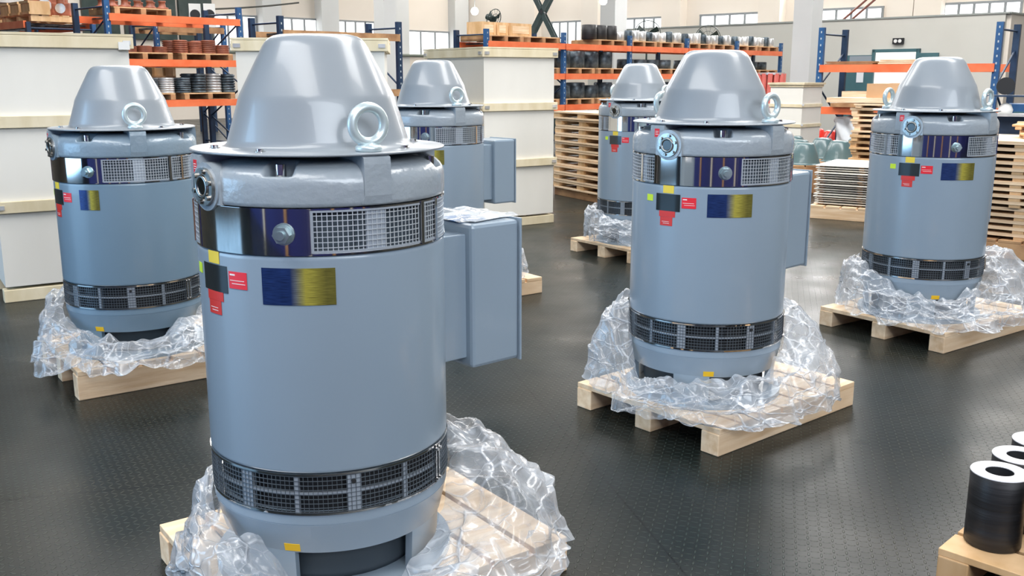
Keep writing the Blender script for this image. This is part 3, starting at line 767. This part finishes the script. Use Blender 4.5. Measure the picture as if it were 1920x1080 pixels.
# rack A
for lv, z in enumerate((1.02, 1.69, 2.40)):
    for x in ((.62, 1.78) if lv < 2 else (.65,)):
        put_pallet('small brown pallet on the %s level of the left loaded rack, %s side' % (('lower','middle','top')[lv], 'left' if x < 1 else 'right'), 'pallets on the left loaded rack', rackA, x, .48, z+BT)
z = 2.40+BT+.11
for x in (.20,.42,.64,.86,1.08):
    for y in (.2,.55): put_goods('flange_casting', 'flange', .10, .12+.03*random.random(), COPPER, 'reddish flange casting, top of left loaded rack, %s from left, %s row' % (ORD[(.20,.42,.64,.86,1.08).index(x)], 'front' if y < .3 else 'back'), 'casting', 'reddish castings, top of the left rack', rackA, x, y, z)
z = 1.69+BT+.11
for i, x in enumerate((.16,.43,.70,.97,1.36,1.63,1.90,2.17)):
    for y in (.2,.55): put_goods('core_stack', 'ribbed', .125, (.10,.09,.11,.10,.22,.20,.23,.15)[i], COPPER, 'reddish core stack, middle level of left loaded rack, %s from left, %s row' % (ORD[i], 'front' if y < .3 else 'back'), 'core', 'reddish stacks, middle level of the left rack', rackA, x, y, z)
z = 1.02+BT+.11
for i, x in enumerate((.2,.48,.76,1.05,1.36,1.66,1.96,2.24)):
    for y in (.2,.55): put_goods('wound_core', 'ribbed', .13, (.30,.22,.22,.26,.26,.33,.33,.32)[i], STEELD if i % 3 else STEELL, 'grey wound core, lower level of left loaded rack, %s from left, %s row' % (ORD[i], 'front' if y < .3 else 'back'), 'core', 'grey cores, lower level of the left rack', rackA, x, y, z)
for x in (.9, 1.1, 1.3, 1.5):
    p = local(rackA, x, .85); tag(MB().box((0,0,.07), (.15,.15,.14)).build('wood_block', WOODY, None, (p.x, p.y, 1.02+BT+.40), 0), 'small yellow wood block behind the grey cores, %s from left of four' % ORD[round((x-.9)/.2)], 'block', 'yellow wood blocks on the left rack')
    tag(MB().box((0,0,0), (.9,.2,.03)).build('shelf_board', BROWNW, None, (p.x, p.y, 1.02+BT+.385), DR1), 'brown board carrying yellow blocks on the left rack', 'board', 'brown boards on the left rack') if x == 1.1 else None
# machines on top of the rack running away behind the left crate
zt = 2.32+BT
for x in (.66, 1.84): put_pallet('brown pallet on the rack behind the left crate, ' + ('nearest the blue upright' if x < 1 else 'under the taller red machines'), 'pallets behind the left crate', rackA2, x, .5, zt, WOODY, 1.15, 1.0)
gm = 'machines behind the left crate'
for k, x in enumerate((.24, .70, 1.14)):
    q = local(rackA2, x, .85); g = MB(); g.box((0,0,.11), (.36,.34,.22)); g.box((0,.18,.20), (.38,.02,.04)); g.box((0,.18,.02), (.38,.02,.04))
    tag(g.build('wooden_box', WOODY, None, (q.x, q.y, zt+.11), rackA2.rotation_euler[2]), 'open wooden box behind the left crate, %s from the blue upright' % ORD[k], 'box', 'small wooden boxes behind the left crate')
def gear_unit(label, loc, rz, w_, h_, m, cat='machine', name='machine_housing'):
    T = thing(name, label, cat, loc, rz, gm)
    MB().box((0,0,h_*.35), (w_, w_*.8, h_*.7)).build('body', m, T, bevel=.02)
    g = MB(); g.cyl((0,-w_*.3,h_*.65), (0,-w_*.3,h_*.9), w_*.22, 14); g.cyl((0,w_*.15,h_*.65), (0,w_*.15,h_), w_*.3, 16); g.build('cover', m, T)
    g = MB(); g.cyl((0,-w_*.4,h_*.4), (0,-w_*.48,h_*.4), w_*.28, 16); g.build('flange', STEELL, T)
    return T
for x, w_, h_, m, lb in ((.35,.30,.32,COPPER,'small red machine housing on the rack just left of the blue upright'),
                            (.95,.40,.50,COPPER,'tall red machine housing on the rack behind the left crate'),
                            (1.6,.46,.42,COPPER,'brown red machine housing between the red one and the dark cabinets'),
                            (3.86,.40,.60,STEELL,'shiny silver machine housing on the rack behind the left crate')):
    q = local(rackA2, x, .35); gear_unit(lb, (q.x, q.y, zt+(.11 if x < 2 else 0)), R(10), w_, h_, m)
for x, lb in ((3.30,'dark brown cabinet left of the red machines'),(2.74,'dark brown cabinet touching the red machines')):
    q = local(rackA2, x, .5); T = thing('metal_cabinet', lb, 'cabinet', (q.x, q.y, zt), rackA2.rotation_euler[2], gm)
    MB().box((0,0,.22), (.52,.5,.44)).build('body', mat('brown_cabinet', (.05,.018,.015), .5) if 'brown_cabinet' not in bpy.data.materials else bpy.data.materials['brown_cabinet'], T)
    MB().box((0,0,.47), (.55,.52,.06)).build('lid', STEELL, T)
q = local(rackA2, 4.55, .5); T = thing('storage_bin', 'black bin with white rim at the left end of the rack behind the crate', 'bin', (q.x, q.y, zt), rackA2.rotation_euler[2], gm)
MB().box((0,0,.2), (.7,.5,.4)).build('body', BLACK, T); MB().box((0,0,.43), (.74,.54,.06)).build('rim', WHITE, T)
# air conditioners behind rack A
for u, lb in ((365,'white outdoor air conditioner beside the grey post, left of two'),(392,'white outdoor air conditioner with round dark fan, right of two')):
    q = at(u, 30, 27); T = thing('air_conditioner', lb, 'air conditioner', (q.x, q.y, q.z-.28), R(20), 'air conditioners above the left rack')
    MB().box((0,0,.28), (.30,.55,.60)).build('casing', mat('ac_dark', (.05,.08,.09), .5) if 'ac_dark' not in bpy.data.materials else bpy.data.materials['ac_dark'], T)
    MB().box((.0,-.28,.28), (.30,.02,.60)).build('front_panel', WHITE, T)
    MB().cyl((0,-.29,.30), (0,-.30,.30), .13, 24).build('fan_grille', DARK, T)
    MB().cyl((0,0,-q.z+.28), (0,0,-.02), .05, 8).build('stand', NAVY, T)
# rack C goods
for k in range(5):
    for lv, z in enumerate((.86, 1.47, 2.05)):
        for x in (.55, 1.6):
            if lv == 2 and k == 1 and x < 1: continue
            put_pallet('low brown pallet on the %s level of the long rack, %s from left' % (('lowest','middle','top')[lv], ORD[2*k+(x > 1)]), 'pallets on the long rack', rackC, k*2.15+x, .40, z+BT, BROWNW, .95, .75)
for k in range(5):
    z = 2.05+BT+.11
    if k in (2, 3, 4):
        for i in range(8):
            put_goods('steel_sleeve', 'ringed', .085, .20+.05*random.random(), STEELL if i % 3 else STEELD, 'steel sleeve on top of the long rack, front row, %s from left' % ORD[(k-2)*8+i], 'sleeve', 'steel sleeves on top of the long rack', rackC, k*2.15+.2+.25*i, .2, z)
            put_goods('steel_sleeve', 'ringed', .085, .20+.05*random.random(), STEELL, 'bright steel sleeve on top of the long rack, back row, %s from left' % ORD[(k-2)*8+i], 'sleeve', 'steel sleeves on top of the long rack', rackC, k*2.15+.26+.25*i, .48, z)
    z = 1.47+BT+.11
    for i in range(4):
        put_goods('dark_drum', 'ringed', .19, .34 if k < 2 else .2, STEELD, 'dark steel drum on the middle level of the long rack, %s from left' % ORD[k*4+i], 'drum', 'dark drums on the middle level', rackC, k*2.15+.32+.46*i, .35, z)
    z = .86+BT+.11
    for i in range(4):
        put_goods('dark_drum', 'ringed', .20, .26+.06*(i % 2), STEELD, 'dark steel drum on the lowest level of the long rack, %s from left' % ORD[k*4+i], 'drum', 'dark drums on the lowest level', rackC, k*2.15+.32+.46*i, .35, z)
for i in range(3): put_goods('black_roll', 'ringed', .16, .30, BLACK, 'black roll on top of the long rack left of the sleeves, %s of three' % ORD[i], 'roll', 'black rolls on top of the long rack', rackC, 3.30+.34*i, .3, 2.05+BT+.11)
for i, (x, w_) in enumerate(((.26,.36),(.62,.28),(1.12,.62))):
    q = local(rackC, x, .40); g = MB(); g.box((0,0,.12), (w_,.40,.24)); g.box((0,-.20,.12), (w_*.8,.012,.14), mi=1)
    for s in (-1,1): g.box((s*w_*.42,-.205,.12), (.05,.015,.24), mi=0)
    tag(g.build('wooden_box', [WOODY, WOOD], None, (q.x, q.y, 2.05+BT+.11), R(46)), ('small pale wooden box at the left end of the long rack','narrow pale wooden box between two others on the long rack','wide pale wooden box right of the first blue upright on the long rack')[i], 'box')

# ------------------------------------------------------------------ fans, lamps, scissor lift
def fan(label, loc, rz, tilt, r, pole, m=GREEND):
    T = thing('pedestal_fan', label, 'fan', (loc[0], loc[1], 0), rz, 'industrial fans at the back'); z = loc[2]
    mt = Matrix.Rotation(tilt, 3, 'X')
    def tr(mb): mb.v = [tuple(mt @ Vector(v)+Vector((0,0,z))) for v in mb.v]; return mb
    g = MB(); g.torus((0,0,0), (0,1,0), r, .010, 28, 6)
    for k in range(14):
        a = k*PI/7; g.cyl((0,-.06,0), (r*math.cos(a),0,r*math.sin(a)), .004, 4)
    g.torus((0,-.03,0), (0,1,0), r*.55, .006, 24, 5)
    tr(g).build('guard', m, T)
    for k in range(3):
        b = MB(); a = k*2*PI/3+.5; dx, dz = math.cos(a), math.sin(a)
        b.add([(dx*.04-dz*.03,0,dz*.04+dx*.03),(dx*.04+dz*.03,.02,dz*.04-dx*.03),(dx*r*.9+dz*.09,.04,dz*r*.9-dx*.09),(dx*r*.9-dz*.07,-.02,dz*r*.9+dx*.07)]+
              [(dx*.04-dz*.03,.008,dz*.04+dx*.03),(dx*.04+dz*.03,.028,dz*.04-dx*.03),(dx*r*.9+dz*.09,.048,dz*r*.9-dx*.09),(dx*r*.9-dz*.07,-.012,dz*r*.9+dx*.07)],
              [(0,1,2,3),(7,6,5,4),(0,4,5,1),(1,5,6,2),(2,6,7,3),(3,7,4,0)]); tr(b).build('blade', m, T)
    g = MB(); g.cyl((0,-.03,0),(0,.22,0), .07, 14); tr(g).build('fan_motor', m, T)
    MB().cyl((0,.1,0),(0,.1,z), .025, 8).build('pole', m, T); MB().cyl((0,.1,0),(0,.1,.05), .25, 20).build('base', m, T)
for u, v, Y, r, rz, tl, lb in ((926,36,24,.24,R(50),.3,'dark green fan tilted upwards above the wooden boxes on the rack'),(1327,72,27,.34,0,0,'wire guarded fan above the steel sleeves, right of two'),(1214,64,27.5,.36,0,.1,'wire guarded fan above the steel sleeves, left of two')):
    fan(lb, at(u, v, Y), rz, tl, r, 0)
for u, v, Y, lb in ((890,21,30,'round white hanging lamp left of the dark fan'),(1131,2,29,'round white hanging lamp at the top edge in front of the pale column')):
    q = at(u, v, Y); T = thing('pendant_lamp', lb, 'lamp', tuple(q), 0, 'hanging lamps')
    MB().lathe([(0,-.11),(.06,-.10),(.10,-.05),(.11,0),(.10,.05),(.06,.10),(0,.11)], 20).build('globe', LAMPM, T)
    MB().cyl((0,0,.1),(0,0,9.35-q.z), .01, 6).build('cable', COLM, T)
q = at(1017, 145, 26); T = thing('scissor_lift', 'dark green scissor lift with crossed arms raised above the long rack', 'lift', (q.x, q.y, 0), R(-8))
MB().box((0,0,.3), (1.5,.8,.6)).build('chassis', GREEND, T)
for k, (z0, z1) in enumerate(((.6,2.2),(2.2,3.95),(3.95,5.6))):
    for y in (-.35,.35):
        for s in (-1,1):
            g = MB(); a0 = Vector((-.45*s, y, z0)); a1 = Vector((.45*s, y, z1)); dd = a1-a0; mt = Vector((1,0,0)).rotation_difference(dd.normalized()).to_matrix()
            g.box(tuple((a0+a1)/2), (dd.length, .05, .11), mtx=mt); g.build('scissor_arm', GREEND, T)
    g = MB().cyl((0,-.38,(z0+z1)/2),(0,.38,(z0+z1)/2), .05, 10); g.build('pivot', DARK, T)
MB().box((0,0,5.65), (1.5,.85,.1)).build('platform', GREEND, T)
# overhead roof truss bars seen at the top right
g = MB()
a_, b_ = at(1575, 42, 30), at(1640, -14, 30); g.cyl(a_, b_, .035, 6); g.cyl(a_+Vector((.25,0,0)), b_+Vector((.25,0,0)), .035, 6)
tag(g.build('brace_bars', mat('rusty_bar', (.16,.05,.035), .6)), 'pair of slanting dark red bars in front of the upper windows', 'bars')
# cable slung along the left wall
g = MB(); pts = []
for k in range(13):
    t_ = k/12; u = 400+t_*160; v = 17+6*math.sin(t_*PI)*.3-t_*12; pts.append(at(u, v, 31+3*t_))
tag(g.tube(pts, .03, 6).build('hanging_cable', mat('cable_dark', (.06,.06,.05), .6)), 'dark cable slung across the far left wall above the racks', 'cable')

# ------------------------------------------------------------------ stacks on the floor
def lid_panel(w1, w2, t, batt, m=WOOD, m2=WOODY):
    T = thing('crate_lid', 'x', 'crate lid', (0,0,0))
    MB().box((w1/2, w2/2, batt+t/2), (w1, w2, t)).build('panel', m, T)
    for x in (.05, w1/2, w1-.05):
        MB().box((x, w2/2, batt/2), (.085, w2*.985, batt)).build('batten', m2, T)
    return T
# stacked pallets left of the rearmost motor
GPS = 'pallets stacked beside the middle white crate'
base = Vector((.58, 12.35)); ang = R(-62)
proto = None
for k in range(10):
    z = .10+k*.095; jx = random.uniform(-.015,.015)
    lb = 'pale pallet in the stack right of the white crate, %s from the bottom' % ORD[k]
    if k == 0: lb = 'bottom pallet of the stack right of the white crate'
    if k == 9: lb = 'top pallet of the stack right of the white crate'
    if proto is None:
        proto = thing('wooden_pallet', lb, 'pallet', (base.x+jx, base.y, z), ang, GPS)
        for y in (0, .95):
            MB().box((.62, y, .080), (1.24, .10, .020)).build('top_board', WOOD, proto); MB().box((.62, y, .010), (1.24, .10, .020)).build('bottom_board', WOOD, proto)
        for x in (.06, .62, 1.18): MB().box((x, .475, .045), (.15, 1.04, .048)).build('stringer', WOODY, proto)
        MB().box((.62, .475, .081), (1.2, .85, .018)).build('deck', WOOD, proto)
    else: dup(proto, (base.x+jx, base.y, z), ang, lb, GPS)
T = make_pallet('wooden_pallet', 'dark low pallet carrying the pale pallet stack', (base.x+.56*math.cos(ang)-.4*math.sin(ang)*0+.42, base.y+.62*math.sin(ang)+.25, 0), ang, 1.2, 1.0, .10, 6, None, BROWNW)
# thin sheets on a beam base, right of the middle motor
proto = None; base = Vector((3.20, 10.25)); ang = R(-33); GS = 'plywood sheets stacked with gaps'
T = make_pallet('wooden_pallet', 'pale pallet under the stack of thin plywood sheets', (base.x+.45*math.cos(ang)+.42*math.sin(-ang), base.y+.45*math.sin(ang)+.42*math.cos(ang), .0), ang, .98, .95, .14, 6)
for k in range(17):
    z = .142+k*.0245; jx = random.uniform(-.02,.02)
    lb = 'thin plywood sheet in the gapped stack behind the terminal box, %s from the bottom' % ORD[k]
    if k == 16: lb = 'white topmost sheet of the thin plywood stack'
    if k == 0: lb = 'lowest sheet of the thin plywood stack'
    if proto is None:
        proto = thing('plywood_sheet', lb, 'sheet', (base.x+jx, base.y+jx, z), ang, GS)
        MB().box((.45, .42, .0195), (.92, .86, .009)).build('panel', PLYW, proto)
        for x in (.05,.45,.85): MB().box((x, .42, .0075), (.05, .80, .015)).build('spacer', BROWNW, proto)
    else: dup(proto, (base.x+jx, base.y+jx, z), ang+random.uniform(-.02,.02), lb, GS)
# stacked lids at the right edge
proto = None; base = Vector((3.62, 8.25)); ang = R(-42); GR = 'crate lids stacked at the right edge'
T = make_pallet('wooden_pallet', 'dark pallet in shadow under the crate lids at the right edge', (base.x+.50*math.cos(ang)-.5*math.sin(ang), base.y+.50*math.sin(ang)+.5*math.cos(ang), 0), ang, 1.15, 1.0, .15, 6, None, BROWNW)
for k in range(15):
    z = .15+k*.0535; jx = random.uniform(-.012,.012)+(.0 if k > 4 else .06)
    lb = 'pale wooden crate lid in the right edge stack, %s from the bottom' % ORD[k]
    if k == 14: lb = 'topmost pale crate lid of the stack at the right edge'
    if k == 0: lb = 'lowest crate lid of the stack at the right edge'
    if proto is None:
        proto = lid_panel(1.2, 1.0, .026, .0265); proto.location = (base.x+jx, base.y, z); proto.rotation_euler = (0,0,ang); proto['label'] = lb; proto['group'] = GR
    else: dup(proto, (base.x+jx, base.y, z), ang, lb, GR)
zt2 = .15+15*.0535
for k, (dx, dy, a, lb) in enumerate(((.62,.55,.3,'pale board lying on the crate lids, lower of two curved pieces'),(.55,.62,.1,'pale board resting on another board above the crate lids'))):
    p = base+Vector((dx*math.cos(ang)-dy*math.sin(ang), dx*math.sin(ang)+dy*math.cos(ang)))
    g = MB(); g.box((0,0,.035), (.34,.26,.02)); g.box((-.12,0,.012), (.05,.26,.025)); g.box((.12,0,.012), (.05,.26,.025)); g.box((0,.11,.03),(.34,.03,.06))
    tag(g.build('wooden_cradle', WOODY, None, (p.x, p.y, zt2+.002+k*.068), ang+a, bevel=.006), lb, 'wood piece', 'wood pieces on the crate lids')
# crate of pallet collars in front of the column
T = thing('collar_crate', 'square pale wooden crate of stacked tiers in front of the big column', 'crate', (4.31, 14.7, 0), R(45))
W1, W2 = .58, .54
for k in range(4):
    z0 = .17+k*.295
    MB().box((W1/2, W2/2, z0+.1475), (W1, W2, .291)).build('tier', PLYW, T)
    MB().box((W1/2, W2/2, z0+.28), (W1+.03, W2+.03, .045)).build('tier_rim', BATT, T)
MB().box((W1/2, W2/2, 1.362), (W1+.07, W2+.07, .03)).build('lid', BATT, T); MB().box((W1/2, W2/2, .085), (W1, W2, .17)).build('skid', WOODY, T)
for z in (.76, 1.055):
    g = MB(); g.cyl((-.02,-.02,z),(-.03,-.03,z), .018, 10); g.build('latch', STEELL, T)
# red strip bundle behind it
q = at(1446, 145, 18.5); g = MB()
for k in range(12):
    a = k*PI/6; g.cyl((.20*math.cos(a), .20*math.sin(a), .2), (.22*math.cos(a+.2), .22*math.sin(a+.2), 1.52), .05, 8)
g.cyl((0,0,0),(0,0,.25), .27, 16); g.cyl((0,0,1.5),(0,0,1.54), .25, 16, mi=1)
tag(g.build('plastic_curtain_bundle', [REDF, STEELL], None, (q.x, q.y, 0)), 'bundle of translucent red plastic strips between the motor and the tiered crate', 'bundle')
# stored caps
def stored_cap(m, nm='motor_cap'):
    return MB().lathe([(0,.27),(.085,.27),(.104,.266),(.118,.252),(.127,.24),(.172,.125),(.178,.10),(.200,.02),(.206,.006),(.215,.002),(.235,0),(.235,-.006),(.2,-.006)], 40).build(nm, m)
GC = 'spare grey motor caps behind the middle motor'; protoG = None
q = at(1556, 145, 13.3)
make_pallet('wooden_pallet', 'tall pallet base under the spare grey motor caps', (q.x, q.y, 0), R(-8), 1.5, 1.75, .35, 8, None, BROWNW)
for (u, Y, lb) in ((1496,14.22,'spare grey cap furthest back in the left row'),(1506,13.35,'spare grey cap just behind the nearest spare cap'),(1517,12.75,'nearest spare grey motor cap, large and bluish'),(1551,13.74,'spare grey cap right of the nearest spare cap'),(1583,13.15,'spare grey cap standing third from the left'),(1617,13.55,'spare grey cap half hidden by the wood stack')):
    q = at(u, 145, Y)
    if protoG is None: protoG = stored_cap(CAPDK); o = protoG
    else: o = protoG.copy(); COL.objects.link(o)
    o.location = (q.x, q.y, .357); tag(o, lb, 'motor cap', GC)
protoR = None
q = at(1570, 145, 17.5); make_pallet('wooden_pallet', 'dark pallet under the red motor caps', (q.x, q.y, 0), R(0), 1.3, 1.2, .27, 7, None, BROWNW)
for (u, Y, lb) in ((1538,17.8,'red cap at the left of the red caps'),(1567,17.2,'middle red cap, nearest of the three'),(1602,17.75,'red cap at the right beside the wood stack')):
    q = at(u, 145, Y)
    if protoR is None: protoR = stored_cap(REDP); o = protoR
    else: o = protoR.copy(); COL.objects.link(o)
    o.location = (q.x, q.y, .277); tag(o, lb, 'motor cap', 'red spare motor caps')
# wood stack left of the far right motor
base = Vector((3.97, 11.45)); GW = 'rough boards stacked beside the far right motor'; ang = R(-38)
zz = .05; k = 0
while zz < 1.12:
    w_ = .55+random.uniform(-.05,.06); hh = random.choice((.05,.06,.075)); m = WOOD if zz > .75 else WOODY
    p = base+Vector((random.uniform(-.03,.03), random.uniform(-.02,.02)))
    T = thing('wooden_skid', 'rough wooden skid in the tall wood stack beside the right motor, %s from the bottom' % ORD[k], 'wooden skid', (p.x, p.y, zz), ang+random.uniform(-.04,.04), GW)
    MB().box((.35, .3, hh*.75), (.80, w_, hh*.4)).build('deck', m, T)
    for x in (.0, .34, .70): MB().box((x, .3, hh*.27), (.07, w_*.97, hh*.54)).build('runner', m, T)
    zz += hh*.96; k += 1
p = base+Vector((.28, .12))
o = MB().box((0,0,.03), (.95,.5,.055)).build('wood_board', WOOD, None, (p.x-.02, p.y, zz+.005), ang); tag(o, 'wide pale board across the top of the tall wood stack', 'board')
o = MB().box((0,0,.08), (.52,.4,.16)); o.box((0,0,.163), (.02,.4,.004), mi=1)
o = o.build('cardboard_box', [CARD, WOODY], None, (p.x+.20, p.y-.03, zz+.064), ang); tag(o, 'brown cardboard box on top of the wood stack left of the far right cap', 'box')
# goods in rack D
for i, (x, w_, h_, m, lb) in enumerate(((.45,.76,.05,BROWNW,'thin stack of brown boards at the left end of the open rack'),(1.27,.72,.07,WOOD,'pale flat bundle of boards in the middle of the open rack'))):
    q = local(rackD, x, .3); g = MB()
    for j in range(3): g.box((random.uniform(-.02,.02),0,h_/3*(j+.5)), (w_,.5,h_/3*.8))
    tag(g.build('board_bundle', m, None, (q.x, q.y, 1.59+BT), R(-40)), lb, 'boards')
q = local(rackD, 1.72, .1); tag(MB().lathe([(0,0),(.05,.005),(.055,.03),(.04,.07),(0,.085)], 16).build('round_knob_part', TEAL, None, (q.x, q.y, 1.59+BT), 0), 'small round teal part on the beam of the open rack', 'part')
q = local(rackD, .62, .15); T = thing('wooden_tray', 'open pale wooden box on the lower level of the open rack', 'box', (q.x, q.y, .94+BT+.07), R(-40))
g = MB(); g.box((0,0,.01),(.42,.4,.02)); g.box((0,-.2,.09),(.42,.02,.16)); g.box((0,.2,.09),(.42,.02,.16)); g.box((-.21,0,.09),(.02,.4,.16)); g.box((.21,0,.09),(.02,.4,.16)); g.build('tray', WOOD, T)
tag(MB().box((0,0,.03),(.7,.6,.06)).build('dark_board', BROWNW, None, (q.x, q.y, .94+BT), R(-40)), 'dark board under the open pale wooden box', 'board')
q = local(rackD, .45, .1)
sk_ = MB(); vs = []
for i in range(9):
    for j in range(9):
        x = (i/8-.5)*.34; z = j/8*.42; y = .1*math.sin(i*1.1+j*.7)*.5
        vs.append((x*(1-.3*abs(z-.2)), y, z))
sk_.add(vs, [(i*9+j, (i+1)*9+j, (i+1)*9+j+1, i*9+j+1) for i in range(8) for j in range(8)], 0, True)
o = sk_.build('plastic_sack', PAPER, None, (q.x, q.y, .42), R(-40)); m_ = o.modifiers.new('thick', 'SOLIDIFY'); m_.thickness = .1; tag(o, 'crumpled white plastic sack under the lower beam of the open rack', 'sack')
# trolley with dark wheel guard behind the far right motor
q = at(1902, 145, 12.8); T = thing('tool_trolley', 'dark blue tool trolley with grey frame at the right edge', 'trolley', (q.x, q.y, 0), R(-25))
for x in (-.28,.28):
    for y in (-.22,.22): MB().cyl((x,y,0),(x,y,1.22), .018, 8).build('frame_post', STEELL, T)
for z in (.3,.72,.98): MB().box((0,0,z), (.60,.46,.03)).build('shelf', STEELL, T)
MB().box((0,.05,.50), (.54,.36,.36)).build('lower_drawer', BLUE, T); MB().box((0,.15,.84), (.54,.1,.22)).build('back_panel', NAVY, T)
MB().box((0,0,1.22),(.6,.46,.02)).build('top', NAVY, T)
g = MB(); g.cyl((0,-.05,0),(0,.05,0), .11, 24); tag(g.build('grinding_wheel_guard', DARK, None, (q.x-.10, q.y, 1.345), R(-25)), 'round black wheel guard on top of the blue trolley', 'guard')
tag(MB().lathe([(0,0),(.08,0),(.09,.05),(.06,.12),(0,.14)], 20).build('white_helmet', WHITE, None, (q.x-.1, q.y-.06, .997)), 'rounded white cover on the trolley shelf', 'cover')
q = at(1960, 145, 13.5); T = thing('blue_cabinet', 'large dark blue cabinet beyond the trolley, cut by the right edge', 'cabinet', (q.x, q.y, 0), R(-25))
MB().box((0,0,.55),(.8,.5,1.1)).build('body', BLUE, T); MB().box((0,-.26,.8),(.7,.02,.4)).build('drawer', TEAL, T); MB().box((0,-.26,.35),(.7,.02,.4)).build('drawer', TEAL, T)
# rolls on a pallet at the bottom right
ang = R(45); base = Vector((1.245, 2.62))
def bl(x, y): return Vector((base.x+x*math.cos(ang)+y*math.sin(ang), base.y+x*math.sin(ang)-y*math.cos(ang)))
pc = bl(.5, .4); make_pallet('wooden_pallet', 'weathered pallet under the black rolls in the bottom right corner', (pc.x, pc.y, 0), ang, 1.0, .8, .11, 7, None, WOODY)
GRL = 'black wound rolls on the corner pallet'; proto = None
names = {(0,0):'nearest black wound roll with clean white end, bottom right corner', (1,0):'black wound roll with greyish end, second from the nearest', (2,0):'black wound roll with white end, third from the nearest', (3,0):'furthest black wound roll, only a sliver of white end showing', (0,1):'black wound roll beside the nearest one, cut by the right edge'}
for i in range(4):
    for j in range(2):
        if j == 1 and i > 0: continue
        p = bl(.150+i*.175, .098+j*.175)
        T0 = (p.x, p.y, .111)
        lb = names[(i, j)]
        if proto is None:
            T = proto = thing('wound_roll', lb, 'roll', T0, 0, GRL)
            MB().lathe([(.045,.0),(.074,.0),(.0775,.004),(.0775,.06),(.0765,.064),(.0775,.07),(.0775,.12),(.0765,.124),(.0775,.13),(.0775,.216),(.074,.2195),(.04,.2195)], 48).build('wound_body', BLACK, T)
            MB().lathe([(.040,.2195),(.0775,.2195),(.0790,.222),(.0775,.2245),(.040,.2245),(.038,.222),(.040,.2195)], 48).build('end_ring', mat('roll_end_white', (.72,.72,.75), .5), T)
            MB().lathe([(.0385,.223),(.0385,.0),(0,.0)], 32).build('core_tube', DARK, T)
        else: T = dup(proto, T0, 0, lb, GRL)
